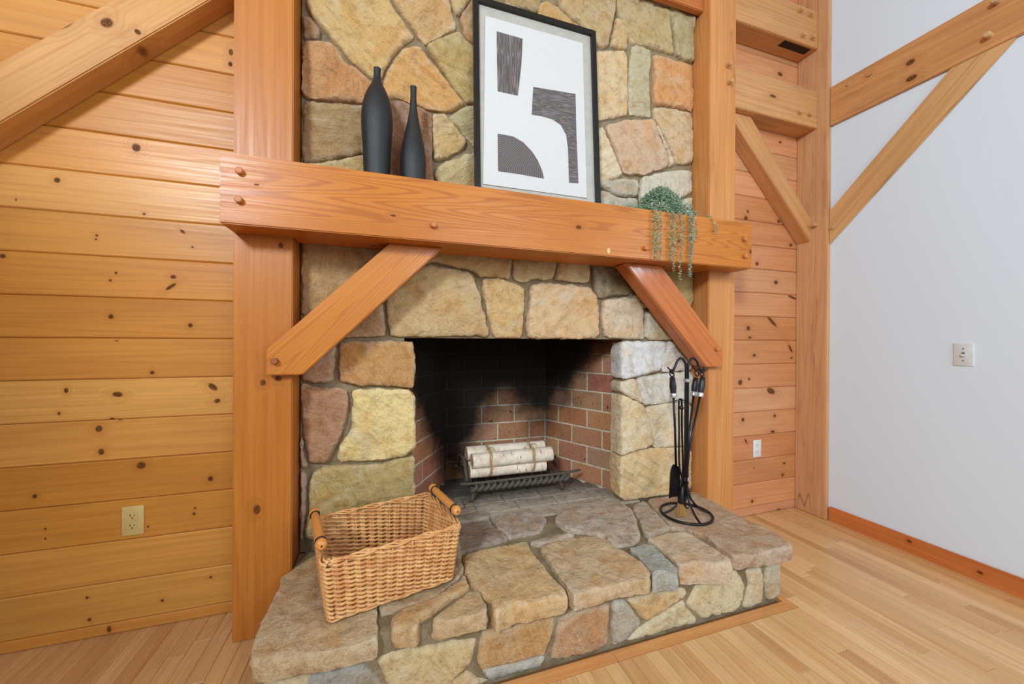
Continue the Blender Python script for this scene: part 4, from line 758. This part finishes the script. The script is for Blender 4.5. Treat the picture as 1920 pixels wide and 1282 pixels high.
# ------------------------------------------------------------------ trailing plant
def leaf_mat(name, a, b):
    t = NT(name); v, sv = t.objcoord(False); n = t.noise(v, 60, 2)
    t.l(t.mix(t.map(n, .35, .65), lin(a), lin(b)), t.b.inputs['Base Color']); t.b.inputs['Roughness'].default_value = .5; return t.m
M_LEAF = leaf_mat('succulent_leaf', (88, 130, 106), (150, 178, 150))
M_LEAF2 = leaf_mat('trailing_leaf', (96, 130, 92), (168, 178, 136))
def leaf_bm(bm, p, d, L, w):
    d = d.normalized(); a = d.orthogonal().normalized(); b = d.cross(a)
    base = bm.verts.new(p); tip = bm.verts.new(p + d * L); m = p + d * L * .5
    q = [bm.verts.new(m + a * w), bm.verts.new(m + b * w * .6), bm.verts.new(m - a * w), bm.verts.new(m - b * w * .6)]
    for i in range(4):
        bm.faces.new((base, q[i], q[(i+1) % 4])); bm.faces.new((tip, q[(i+1) % 4], q[i]))
rp = random.Random(21)
plant = empty('trailing_succulent', (1.366, 1.655, ZM1), 'green string-of-pearls plant trailing over the right half of the mantel', 'plant')
bm = bmesh.new()
for i in range(2300):
    th = rp.uniform(0, 2 * math.pi); ph = math.acos(rp.uniform(0, 1)); rr = rp.uniform(.72, 1.0)
    n = Vector((math.sin(ph) * math.cos(th), math.sin(ph) * math.sin(th), math.cos(ph)))
    p = Vector((1.366 + n.x * .125 * rr, 1.655 + n.y * .085 * rr, ZM1 + .006 + n.z * .148 * rr))
    d = n + Vector((rp.uniform(-1, 1), rp.uniform(-1, 1), rp.uniform(-1.1, .6)))
    leaf_bm(bm, p, d, rp.uniform(.013, .021), .0036)
for i in range(60):
    p = Vector((rp.uniform(1.34, 1.40), 1.655 + rp.uniform(-.03, .03), ZM1 + .148)); leaf_bm(bm, p, Vector((rp.uniform(-.6, .8), rp.uniform(-.5, .5), 1)), .02, .003)
for i in range(170):
    s = rp.random(); leaf_bm(bm, Vector((1.10 + .16 * s, 1.60 + rp.uniform(-.025, .025), ZM1 + .004 + rp.uniform(0, .022))), Vector((rp.uniform(-1, 1), rp.uniform(-1, 1), rp.uniform(0, 1))), .012, .0026)
for i in range(220):
    s = rp.random(); leaf_bm(bm, Vector((1.44 + .09 * s + rp.uniform(-.02, .02), 1.61 - .03 * s + rp.uniform(-.02, .02), ZM1 + .095 * (1 - s) ** 1.2 + rp.uniform(0, .02))), Vector((rp.uniform(-1, 1), rp.uniform(-1, 1), rp.uniform(-.5, 1))), .013, .0028)
fo = link('foliage', bm_mesh(bm, 'foliage'), M_LEAF, plant, Matrix.Identity(4)); fo['kind'] = 'stuff'
bm = bmesh.new()
for i in range(420):
    th = rp.uniform(0, 2 * math.pi); ph = math.acos(rp.uniform(.1, 1))
    n = Vector((math.sin(ph) * math.cos(th), -abs(math.sin(ph) * math.sin(th)), math.cos(ph)))
    p = Vector((1.372 + n.x * .125, 1.655 + n.y * .088, ZM1 + .006 + n.z * .15))
    leaf_bm(bm, p, n + Vector((rp.uniform(-1, 1), rp.uniform(-1, 1), rp.uniform(-1.4, .3))), rp.uniform(.013, .02), .0032)
fo = link('pale_foliage', bm_mesh(bm, 'pale_foliage'), M_LEAF2, plant, Matrix.Identity(4)); fo['kind'] = 'stuff'
def strand(pts, dens, col):
    P = spline(pts, 8); bm = bmesh.new(); tube_bm(bm, P, .0007, 4)
    for i in range(len(P) - 1):
        a, b = P[i], P[i+1]
        k = max(1, int((b - a).length * dens * 1.35))
        for j in range(k):
            q = a.lerp(b, rp.random())
            if q.y > YM - .006 and q.z < ZM1: q.y = YM - .008
            th = rp.uniform(0, 6.28); leaf_bm(bm, q, Vector((math.cos(th) * .9, math.sin(th) * .5 - .35, rp.uniform(-.9, .25))), rp.uniform(.010, .016), .0031)
    link('strand', bm_mesh(bm, 'strand'), M_LEAF2 if col else M_LEAF, plant, Matrix.Identity(4))
for (x, zb, c, dn) in ((1.238, 1.548, 1, 300), (1.252, 1.60, 1, 260), (1.276, 1.555, 1, 260), (1.330, 1.56, 1, 260), (1.352, 1.505, 1, 260), (1.366, 1.60, 1, 200), (1.396, 1.462, 1, 240), (1.412, 1.64, 1, 200), (1.455, 1.485, 0, 420), (1.468, 1.60, 0, 300), (1.487, 1.69, 1, 200)):
    ys = 1.625
    strand([(x - .01 + rp.uniform(-.01, .01), ys, ZM1 + .05), (x, 1.57, ZM1 + .016), (x + rp.uniform(-.004, .004), YM - .014, ZM1 - .015), (x + rp.uniform(-.006, .006), YM - .016, (ZM1 + zb) / 2), (x + rp.uniform(-.006, .006), YM - .015, zb)], dn, c)
strand([(1.50, 1.62, ZM1 + .02), (1.56, 1.59, ZM1 + .008), (1.60, 1.56, ZM1 + .012), (1.615, YM - .012, ZM1 - .02), (1.632, YM - .014, 1.716)], 240, 1)

# ------------------------------------------------------------------ wicker basket
BA = math.radians(13.5)
bas = empty('wicker_basket', (-.002, 1.492, .268), 'rectangular wicker basket with turned wooden handles on the hearth', 'basket')
bas.matrix_basis = Matrix.Translation((-.002, 1.492, .268)) @ Matrix.Rotation(BA, 4, 'Z')
BM_ = bas.matrix_basis.copy()
def wick(name):
    t = NT(name); v, sv = t.objcoord(False); n = t.noise(v, 25, 3); n2 = t.noise(v, 220, 2)
    c = t.mix(t.map(n, .35, .68), lin((226, 174, 112)), lin((204, 140, 82)))
    c = t.mix(t.map(n2, .6, .8, 0, .4), c, lin((228, 184, 128)))
    t.l(c, t.b.inputs['Base Color']); t.b.inputs['Roughness'].default_value = .5; return t.m
M_WICK = wick('willow_wicker')
BH = .205
def half(z): k = z / BH; return .207 + .020 * k, .150 + .022 * k
def rim_path(z, n, off=0.0, r=.02):
    hx, hy = half(z); hx += off; hy += off; out = []
    segs = [((-hx + r, -hy), (hx - r, -hy)), ((hx, -hy + r), (hx, hy - r)), ((hx - r, hy), (-hx + r, hy)), ((-hx, hy - r), (-hx, -hy + r))]
    cs = [(hx - r, -hy + r, -90), (hx - r, hy - r, 0), (-hx + r, hy - r, 90), (-hx + r, -hy + r, 180)]
    per = []
    for (a, b), c in zip(segs, cs):
        L = math.hypot(b[0]-a[0], b[1]-a[1]); k = max(2, int(L / n))
        for j in range(k): per.append((a[0] + (b[0]-a[0])*j/k, a[1] + (b[1]-a[1])*j/k))
        for j in range(5):
            an = math.radians(c[2] + 90 * j / 5); per.append((c[0] + r*math.cos(an), c[1] + r*math.sin(an)))
    return per
def per_norm(P, i):
    a, b = P[i-1], P[(i+1) % len(P)]; dx, dy = b[0]-a[0], b[1]-a[1]; L = math.hypot(dx, dy) + 1e-9; return dy/L, -dx/L
ROWS = 25; ST = 46
bm = bmesh.new()
for rw in range(ROWS):
    z = .008 + (BH - .026) * rw / (ROWS - 1)
    for tw in range(1):
        P = rim_path(z, .0055); N = len(P)
        lens = [0]
        for i in range(N): lens.append(lens[-1] + math.hypot(P[(i+1) % N][0]-P[i][0], P[(i+1) % N][1]-P[i][1]))
        tot = lens[-1]; pts = []
        for i in range(N):
            s = lens[i] / tot; nx, ny = per_norm(P, i)
            ph = math.pi * ST * s + math.pi * rw
            o_ = math.sin(ph) * .0058; dz = math.cos(ph) * .0026 + math.sin(s * 40 + rw) * .0006
            pts.append((P[i][0] + nx * o_, P[i][1] + ny * o_, z + dz))
        tube_bm(bm, pts, .0048 + .0003 * math.sin(rw * 2.3), 6, closed=True)
wv = link('woven_side', bm_mesh(bm, 'woven_side', True), M_WICK, bas, BM_); wv['kind'] = 'stuff'
bm = bmesh.new()
P0 = rim_path(0, .0075); P1 = rim_path(BH, .0075); 
for k in range(ST):
    i0 = int(len(P0) * (k + .5) / ST) % len(P0); i1 = int(len(P1) * (k + .5) / ST) % len(P1)
    tube_bm(bm, [(P0[i0][0], P0[i0][1], .0), (P1[i1][0], P1[i1][1], BH - .008)], .0034, 5)
sk = link('stakes', bm_mesh(bm, 'stakes', True), M_WICK, bas, BM_); sk['kind'] = 'stuff'
bm = bmesh.new()
for j in range(4):
    P = rim_path(BH - .004, .0075, off=(-.006, .000, .006, .003)[j]); N = len(P); pts = []
    for i in range(N):
        nx, ny = per_norm(P, i); ph = 2 * math.pi * 15 * i / N + j * 1.57
        pts.append((P[i][0] + nx * .004 * math.sin(ph), P[i][1] + ny * .004 * math.sin(ph), BH - .004 + .005 * math.cos(ph)))
    tube_bm(bm, pts, .0038, 6, closed=True)
link('rim', bm_mesh(bm, 'rim', True), M_WICK, bas, BM_)
bm = bmesh.new()
for j in range(2):
    P = rim_path(.003, .0075, off=.003 * j); N = len(P); pts = []
    for i in range(N):
        nx, ny = per_norm(P, i); ph = 2 * math.pi * 13 * i / N + j * 3.14
        pts.append((P[i][0] + nx * .0025 * math.sin(ph), P[i][1] + ny * .0025 * math.sin(ph), .004 + .003 * math.cos(ph)))
    tube_bm(bm, pts, .0035, 6, closed=True)
hx, hy = half(0)
for k in range(28):
    yy = -hy + .006 + (2 * hy - .012) * k / 27
    tube_bm(bm, [(-hx + (2*hx) * q / 24, yy, .008 + .0025 * (1 if (q + k) % 2 else -1)) for q in range(25)], .0045, 5)
link('base', bm_mesh(bm, 'base', True), M_WICK, bas, BM_)
M_DOWEL = wood('handle_wood', (), contrast=.2, ring=14, rough=.32, spec=.3)
hx, hy = half(BH)
for s, zz in ((-1, BH + .035), (1, BH + .036)):
    xx = s * (hx + .002)
    hl = .138
    H0 = BM_ @ Matrix.Translation((xx, 0, zz)) @ Matrix.Rotation(math.pi / 2, 4, 'Z')
    bm = bmesh.new(); X = Matrix.Rotation(math.pi / 2, 4, 'Y')
    lathe_bm(bm, [(.0125, -hl + .03), (.0142, -hl + .05), (.0150, 0), (.0142, hl - .05), (.0125, hl - .03)], 18, X)
    for e in (-1, 1):
        pr = [(.004, -.016), (.010, -.0155), (.0165, -.010), (.0185, 0), (.0165, .010), (.0125, .0155)]
        lathe_bm(bm, pr, 18, Matrix.Translation((e * (hl - .012), 0, 0)) @ Matrix.Rotation(-e * math.pi / 2, 4, 'Y'))
    h = link('handle', auto_smooth(bm_mesh(bm, 'handle'), 40), M_DOWEL, bas, H0, (214, 144, 74))
    for e in (-1, 1):
        bm = bmesh.new()
        tube_bm(bm, [(e * (hl - .032), .0152 * math.cos(a * math.pi / 8), .0152 * math.sin(a * math.pi / 8)) for a in range(16)], .0024, 6, closed=True)
        tube_bm(bm, [(e * (hl - .032), 0, -.013), (e * (hl - .032), 0, -.070)], .0026, 6)
        link('wire_loop', bm_mesh(bm, 'wire_loop', True), M_BLACK, h, H0)
        bm = bmesh.new(); lathe_bm(bm, [(.003, 0), (.003, .0012)], 10, Matrix.Translation((e * (hl + .0035), 0, 0)) @ Matrix.Rotation(e * math.pi / 2, 4, 'Y'))
        link('screw_hole', bm_mesh(bm, 'screw_hole'), M_BLACK, h, H0)

# ------------------------------------------------------------------ grate and firewood
M_CAST = plain('sooty_cast_iron', (92, 84, 72), .7, .2, .3, (40, .4, .004))
gr = empty('fireplace_grate', (.735, 2.13, .252), 'sooty cast-iron grate on feet under the birch logs in the firebox', 'grate')
GY = 2.08; GX0, GX1 = .43, 1.03; GYB = 2.34
bm = bmesh.new()
tube_bm(bm, [(.385, GY - .01, .358), (.46, GY - .006, .352), (1.02, GY - .006, .352), (1.10, GY - .01, .360), (1.128, GY - .012, .364)], [.007, .008, .008, .008, .006], 8)
tube_bm(bm, [(.40, GYB, .372), (1.09, GYB, .372)], .008, 8)
for xx in (.44, 1.05):
    tube_bm(bm, [(xx, GY - .006, .350), (xx, 2.2, .318), (xx, GYB, .372)], .008, 8)
link('rail', bm_mesh(bm, 'rail', True), M_CAST, gr, Matrix.Identity(4))
for i in range(8):
    xx = .50 + i * .07; bm = bmesh.new()
    tube_bm(bm, [(xx, GY - .004, .346), (xx, GY + .02, .322), (xx, 2.2, .314), (xx, GYB - .01, .362)], .009, 6)
    link('grate_bar', bm_mesh(bm, 'grate_bar', True), M_CAST, gr, Matrix.Identity(4))
for i in range(17):
    xx = .455 + i * .0355; bm = bmesh.new()
    tube_bm(bm, spline([(xx + .020, GY - .004, .350), (xx + .022, GY - .020, .338), (xx + .004, GY - .024, .322), (xx - .010, GY - .012, .314), (xx - .006, GY, .320)], 4), [.008] * 4 + [.0125] * 8 + [.008] * 5, 6)
    link('ruffle', bm_mesh(bm, 'ruffle', True), M_CAST, gr, Matrix.Identity(4))
for i, (xx, yy) in enumerate(((.468, GY), (.995, GY), (.50, GYB - .03), (1.0, GYB - .03))):
    s = -1 if i % 2 == 0 else 1; bm = bmesh.new()
    tube_bm(bm, [(xx, yy, .33), (xx + s * .004, yy, .30), (xx + s * .012, yy - .004, .27), (xx + s * .018, yy - .008, .253)], [.024, .017, .011, .012], 8)
    link('leg', bm_mesh(bm, 'leg', True), M_CAST, gr, Matrix.Identity(4))
bm = bmesh.new()
tube_bm(bm, [(.425, GYB, .372), (.425, GYB - .03, .46), (.43, GYB - .16, .46), (.43, GY + .02, .36)], .010, 8)
link('side_plate', bm_mesh(bm, 'side_plate', True), M_CAST, gr, Matrix.Identity(4))

def birch():
    t = NT('birch_bark'); v, sv = t.objcoord()
    n = t.noise(t.scale(sv, (6, 60, 60)), 1, 3); n1 = t.noise(sv, 18, 4, .6)
    ring = t.noise(t.scale(sv, (160, 14, 14)), 1, 2)
    c = t.mix(t.map(n1, .35, .7), lin((240, 226, 206)), lin((214, 192, 166)))
    c = t.mix(t.map(ring, .6, .72, 0, .5), c, lin((150, 130, 112)))
    sp = t.noise(t.scale(sv, (60, 22, 22)), 1, 2); c = t.mix(t.map(sp, .655, .71, 0, .9), c, lin((52, 42, 38)))
    t.l(c, t.b.inputs['Base Color']); t.b.inputs['Roughness'].default_value = .8
    t.l(t.bump(n1, .4, .004), t.b.inputs['Normal']); return t.m
M_BIRCH = birch(); M_END = plain('cut_log_end', (196, 164, 128), .8)
M_TWINE = plain('jute_twine', (190, 152, 100), .9)
bun = empty('firewood_bundle', (.70, 2.17, .36), 'three white birch logs tied with twine, lying on the grate', 'firewood')
def log(p0, p1, r, seed):
    p0, p1 = Vector(p0), Vector(p1); d = (p1 - p0); L = d.length
    m = d.to_track_quat('X', 'Z').to_matrix().to_4x4(); m.translation = (p0 + p1) / 2
    bm = bmesh.new(); n = 20; K = 14; rings = []
    for i in range(K + 1):
        xx = -L/2 + L * i / K; ring_ = []
        for k in range(n):
            a = 2 * math.pi * k / n; rr = r * (1 + .07 * noise.noise(Vector((xx * 7 + seed * 9, math.cos(a) * 1.2, math.sin(a) * 1.2))))
            ring_.append(bm.verts.new((xx + .003 * noise.noise(Vector((a, seed, xx))), rr * math.cos(a), rr * math.sin(a))))
        rings.append(ring_)
    for i in range(K):
        for k in range(n): bm.faces.new((rings[i][k], rings[i][(k+1) % n], rings[i+1][(k+1) % n], rings[i+1][k]))
    o = link('log', bm_mesh(bm, 'log', True), M_BIRCH, bun, m)
    for e in (0, K):
        bm = bmesh.new(); s = -1 if e == 0 else 1
        vs = [bm.verts.new((rings_co[0] + s * .0004, rings_co[1] * .985, rings_co[2] * .985)) for rings_co in [((-L/2 if e == 0 else L/2), r * math.cos(2*math.pi*k/n), r * math.sin(2*math.pi*k/n)) for k in range(n)]]
        bm.faces.new(vs)
        link('cut_end', bm_mesh(bm, 'cut_end'), M_END, o, m)
log((.450, 2.135, .400), (.918, 2.135, .392), .037, 1)
log((.462, 2.120, .462), (.955, 2.120, .464), .042, 2)
log((.445, 2.195, .486), (.935, 2.200, .486), .040, 3)
log((.455, 2.215, .405), (.930, 2.215, .405), .038, 4)
for tx in (.565, .828):
    bm = bmesh.new()
    for q in range(2):
        cy, cz = 2.163, .437; pts = []
        prof = [(-.068, -.055), (-.092, .022), (-.075, .062), (-.02, .083), (.05, .094), (.088, .07), (.095, -.03), (.05, -.075), (-.03, -.076)]
        P = spline([(0, a, b) for a, b in prof] + [(0,) + prof[0]], 5)[:-1]
        tube_bm(bm, [(tx + (q - .5) * .008 + .004 * math.sin(i * .7 + q), cy + p.y, cz + p.z) for i, p in enumerate(P)], .0028, 5, closed=True)
    for q in range(7):
        a = rp.uniform(-1, 1)
        tube_bm(bm, spline([(tx, 2.135, .520), (tx + a * .02, 2.125, .533), (tx + a * .035, 2.11, .518 + rp.uniform(-.012, .018))], 4), .0016, 4)
    link('twine', bm_mesh(bm, 'twine', True), M_TWINE, bun, Matrix.Identity(4))

# ------------------------------------------------------------------ fireside tools
TX, TY, TZ = 1.461, 1.56, .264
M_SILV = plain('brushed_steel', (196, 196, 196), .35, .6)
st = empty('tool_stand', (TX, TY, TZ), 'black iron fireside tool stand with a ring base on the hearth', 'tool stand')
bm = bmesh.new()
tube_bm(bm, [(TX + .122 * math.cos(a * math.pi / 24), TY + .122 * math.sin(a * math.pi / 24), TZ + .0075) for a in range(48)], .0068, 8, closed=True)
link('ring_base', bm_mesh(bm, 'ring_base', True), M_IRON, st, Matrix.Identity(4))
for a in (-100, -15, 70, 165):
    an = math.radians(a); c, s = math.cos(an), math.sin(an); bm = bmesh.new()
    tube_bm(bm, spline([(TX, TY, .455), (TX + .006 * c, TY + .006 * s, .41), (TX + .025 * c, TY + .025 * s, .345), (TX + .07 * c, TY + .07 * s, .296), (TX + .122 * c, TY + .122 * s, TZ + .007)], 6), .0055, 6)
    link('leg', bm_mesh(bm, 'leg', True), M_IRON, st, Matrix.Identity(4))
for s in (-1, 1):
    bm = bmesh.new(); xo = TX + s * .0068
    tube_bm(bm, spline([(xo, TY, .42), (xo, TY, .70), (xo, TY, .90), (xo, TY, 1.02), (xo + s * .006, TY, 1.045), (xo + s * .028, TY, 1.066), (xo + s * .052, TY, 1.055), (xo + s * .068, TY, 1.025), (xo + s * .082, TY, .998), (xo + s * .088, TY - .004, .993), (xo + s * .097, TY - .008, .999), (xo + s * .102, TY - .01, 1.012)], 5), .0062, 8)
    link('hook_rod', bm_mesh(bm, 'hook_rod', True), M_IRON, st, Matrix.Identity(4))
for z in (.953, .447):
    bm = bmesh.new(); lathe_bm(bm, [(.013, -.009), (.0175, -.005), (.0175, .005), (.013, .009)], 18, Matrix.Translation((TX, TY, z)))
    setp(link('collar', auto_smooth(bm_mesh(bm, 'collar'), 40), M_SILV, st, Matrix.Identity(4)), 'silver collar')
bm = bmesh.new(); tube_bm(bm, spline([(TX - .055, TY + .02, .848), (TX - .02, TY + .016, .853), (TX, TY, .845)], 5), .003, 6)
link('tongs_hook', bm_mesh(bm, 'tongs_hook', True), M_IRON, st, Matrix.Identity(4))

def handled(name, label, top, grip0, grip1, end, mid=None):
    """ring at the top, black turned grip, silver ferrule, thin rod"""
    t = empty(name, grip1, label, 'fireplace tool', 'tools on the fireside stand')
    top, g0, g1, end = map(Vector, (top, grip0, grip1, end))
    bm = bmesh.new(); tube_bm(bm, [(top.x + .013 * math.cos(a * math.pi / 8), top.y + .004 * math.sin(a * math.pi / 8), top.z + .015 * math.sin(a * math.pi / 8)) for a in range(16)], .0035, 6, closed=True)
    for e in (-1, 1):
        tube_bm(bm, spline([top + Vector((0, 0, .01)), top + Vector((e * .012 - .008, -.004, .024)), top + Vector((e * .02 - .012, -.006, .034))], 4), .0035, 6)
    link('hanging_ring', bm_mesh(bm, 'hanging_ring', True), M_IRON, t, Matrix.Identity(4))
    L = (g1 - g0).length; bm = bmesh.new()
    lathe_bm(bm, [(.009, 0), (.014, .004), (.011, .009), (.015, .013), (.013, .018), (.0145, L * .35), (.0168, L * .6), (.0150, L * .85), (.0135, L)], 16, align(g0, g1))
    link('grip', auto_smooth(bm_mesh(bm, 'grip'), 40), plain('grip_black', (34, 34, 34), .4), t, Matrix.Identity(4))
    dd = (g1 - g0).normalized(); bm = bmesh.new(); lathe_bm(bm, [(.014, -.001), (.0165, .003), (.0165, .019), (.013, .022)], 16, align(g1, g1 + dd))
    setp(link('ferrule', auto_smooth(bm_mesh(bm, 'ferrule'), 40), M_SILV, t, Matrix.Identity(4)), 'silver ferrule')
    bm = bmesh.new(); pts = [g1 + dd * .018] + ([Vector(mid)] if mid else []) + [end]
    tube_bm(bm, pts, .0062, 6); link('rod', bm_mesh(bm, 'rod', True), M_IRON, t, Matrix.Identity(4))
    return t
shv = handled('fire_shovel', 'black fire shovel with its blade down, hanging leftmost on the tool stand', (1.362, 1.555, .990), (1.362, 1.552, .975), (1.369, 1.552, .892), (1.418, 1.585, .505), (1.388, 1.56, .72))
bm = bmesh.new()
rows = [(.513, .010, .0), (.500, .024, .004), (.475, .030, .008), (.43, .032, .010), (.385, .034, .010), (.345, .036, .008)]
F, Bk = [], []
for z, w, dy in rows:
    F.append([bm.verts.new((1.416 + w * q, 1.60 - dy * 0 - .012 * (q * q), z)) for q in (-1, -.5, 0, .5, 1)])
for z, w, dy in rows:
    Bk.append([bm.verts.new((1.416 + w * q, 1.604 - .012 * (q * q), z)) for q in (-1, -.5, 0, .5, 1)])
for i in range(len(rows) - 1):
    for q in range(4):
        bm.faces.new((F[i][q], F[i][q+1], F[i+1][q+1], F[i+1][q])); bm.faces.new((Bk[i][q+1], Bk[i][q], Bk[i+1][q], Bk[i+1][q+1]))
    bm.faces.new((F[i][0], F[i+1][0], Bk[i+1][0], Bk[i][0])); bm.faces.new((F[i+1][4], F[i][4], Bk[i][4], Bk[i+1][4]))
bm.faces.new(F[-1][::-1] + Bk[-1]); bm.faces.new(F[0] + Bk[0][::-1])
link('blade', bm_mesh(bm, 'blade', True), M_IRON, shv, Matrix.Identity(4))
pk = handled('fire_poker', 'black fire poker hanging front right on the tool stand', (1.548, 1.550, .990), (1.545, 1.540, .972), (1.525, 1.535, .890), (1.420, 1.525, .36), (1.448, 1.53, .60))
bm = bmesh.new(); tube_bm(bm, spline([(1.420, 1.525, .37), (1.418, 1.522, .335), (1.430, 1.518, .318), (1.444, 1.516, .33)], 5), [.005]*6 + [.004]*6 + [.002]*4, 6)
link('hook', bm_mesh(bm, 'hook', True), M_IRON, pk, Matrix.Identity(4))
brs = handled('hearth_brush', 'hearth brush with tan bristles, hanging behind the poker on the tool stand', (1.556, 1.592, .985), (1.548, 1.59, .962), (1.532, 1.585, .888), (1.425, 1.545, .42), (1.47, 1.56, .62))
bm = bmesh.new(); lathe_bm(bm, [(.006, 0), (.014, .02), (.019, .06), (.018, .085)], 12, align((1.424, 1.544, .42), (1.412, 1.540, .335)))
link('brush_head', auto_smooth(bm_mesh(bm, 'brush_head'), 40), M_IRON, brs, Matrix.Identity(4))
bm = bmesh.new()
for i in range(220):
    a, rr = rp.uniform(0, 6.28), math.sqrt(rp.random())
    p = Vector((1.412 + .017 * rr * math.cos(a), 1.540 + .014 * rr * math.sin(a), .34)); q = p + Vector((.010 * math.cos(a) * rr - .004, .008 * math.sin(a) * rr, -.055 - rp.uniform(0, .012)))
    tube_bm(bm, [p, q], .0009, 3)
bz = link('bristles', bm_mesh(bm, 'bristles'), plain('tan_bristle', (196, 152, 88), .8), brs, Matrix.Identity(4)); bz['kind'] = 'stuff'
tg = empty('fire_tongs', (1.437, 1.578, .845), 'black scissor tongs hanging between the shovel and the stand rods', 'fireplace tool', 'tools on the fireside stand')
for s in (-1, 1):
    bm = bmesh.new()
    tube_bm(bm, spline([(1.437, 1.578, .853), (1.437 + s * .009, 1.578, .840), (1.438 + s * .009, 1.577, .70), (1.440 + s * .010, 1.572, .50), (1.442 - s * .018, 1.560, .41), (1.442 - s * .016, 1.552, .36), (1.442 + s * .004, 1.548, .335)], 6), .005, 6)
    link('arm', bm_mesh(bm, 'arm', True), M_IRON, tg, Matrix.Identity(4))
bm = bmesh.new(); lathe_bm(bm, [(.009, -.006), (.011, 0), (.009, .006)], 12, align((1.437, 1.57, .812), (1.437, 1.56, .812)))
link('pivot', bm_mesh(bm, 'pivot', True), M_IRON, tg, Matrix.Identity(4))

# ------------------------------------------------------------------ outlets and switch
def plate(name, label, cat, R, col, kind):
    """local x across, z up, -y towards the room"""
    pc = plain('plate_plastic_' + kind, col, .35, 0, .5)
    t = link(name, None or auto_smooth(box_mesh(name, .070, .006, .1143, .0028, 2), 30), pc, None, R)
    setp(t, label, cat)
    dk = plain('slot_dark', (40, 30, 22), .7)
    def add(nm, me, m, off, par): return link(nm, me, m, par, R @ Matrix.Translation(off))
    if kind == 'switch':
        add('toggle', box_mesh('toggle', .0095, .016, .011, .002, 1), pc, (0, -.009, -.004), t)
        for z in (.03, -.03):
            bm = bmesh.new(); lathe_bm(bm, [(.0032, 0), (.0032, .001), (.002, .0016)], 10, align((0, -.003, 0), (0, -.01, 0))); add('screw', bm_mesh(bm, 'screw'), plain('screw_grey', (120, 120, 120), .4, .5), (0, 0, z), t)
        add('toggle_slot', box_mesh('toggle_slot', .0105, .002, .024), plain('toggle_shadow', (120, 120, 118), .6), (0, -.0026, 0), t)
    else:
        for z in (.0195, -.0195):
            bm = bmesh.new(); n = 24; pr = []
            for k in range(n):
                a = 2 * math.pi * k / n; pr.append((max(-.0165, min(.0165, .0175 * math.cos(a))), max(-.0135, min(.0135, .0175 * math.sin(a)))))
            b2 = flat(pr, -.0052, -.002); f = link('receptacle', bm_mesh(b2, 'receptacle'), pc, t, R @ Matrix.Translation((0, 0, z)))
            for x, w, h in ((-.0065, .0022, .0085), (.0065, .0022, .0065)):
                add('slot', box_mesh('slot', w, .001, h), dk, (x, -.0053, z + .003), f)
            bm = bmesh.new(); lathe_bm(bm, [(.0026, 0), (.0026, .0009)], 10, align((0, -.005, 0), (0, -.02, 0))); add('ground_hole', bm_mesh(bm, 'ground_hole'), dk, (0, 0, z - .0075), f)
        bm = bmesh.new(); lathe_bm(bm, [(.003, 0), (.003, .001), (.002, .0015)], 10, align((0, -.003, 0), (0, -.01, 0))); add('screw', bm_mesh(bm, 'screw'), pc, (0, 0, 0), t)
    return t
plate('wall_outlet', 'almond wall outlet on the planks at the lower left', 'outlet', Matrix.Translation((-.9475, YW - .003, .437)), (214, 186, 118), 'almond')
plate('wall_outlet', 'white wall outlet on the planks right of the right post', 'outlet', Matrix.Translation((2.344, YW - .003, .443)), (226, 226, 220), 'white')
plate('light_switch', 'white toggle light switch on the white wall', 'switch', Matrix.Translation((XWALL - .003, 1.086, 1.094)) @ Matrix.Rotation(-math.pi / 2, 4, 'Z'), (222, 224, 224), 'switch')
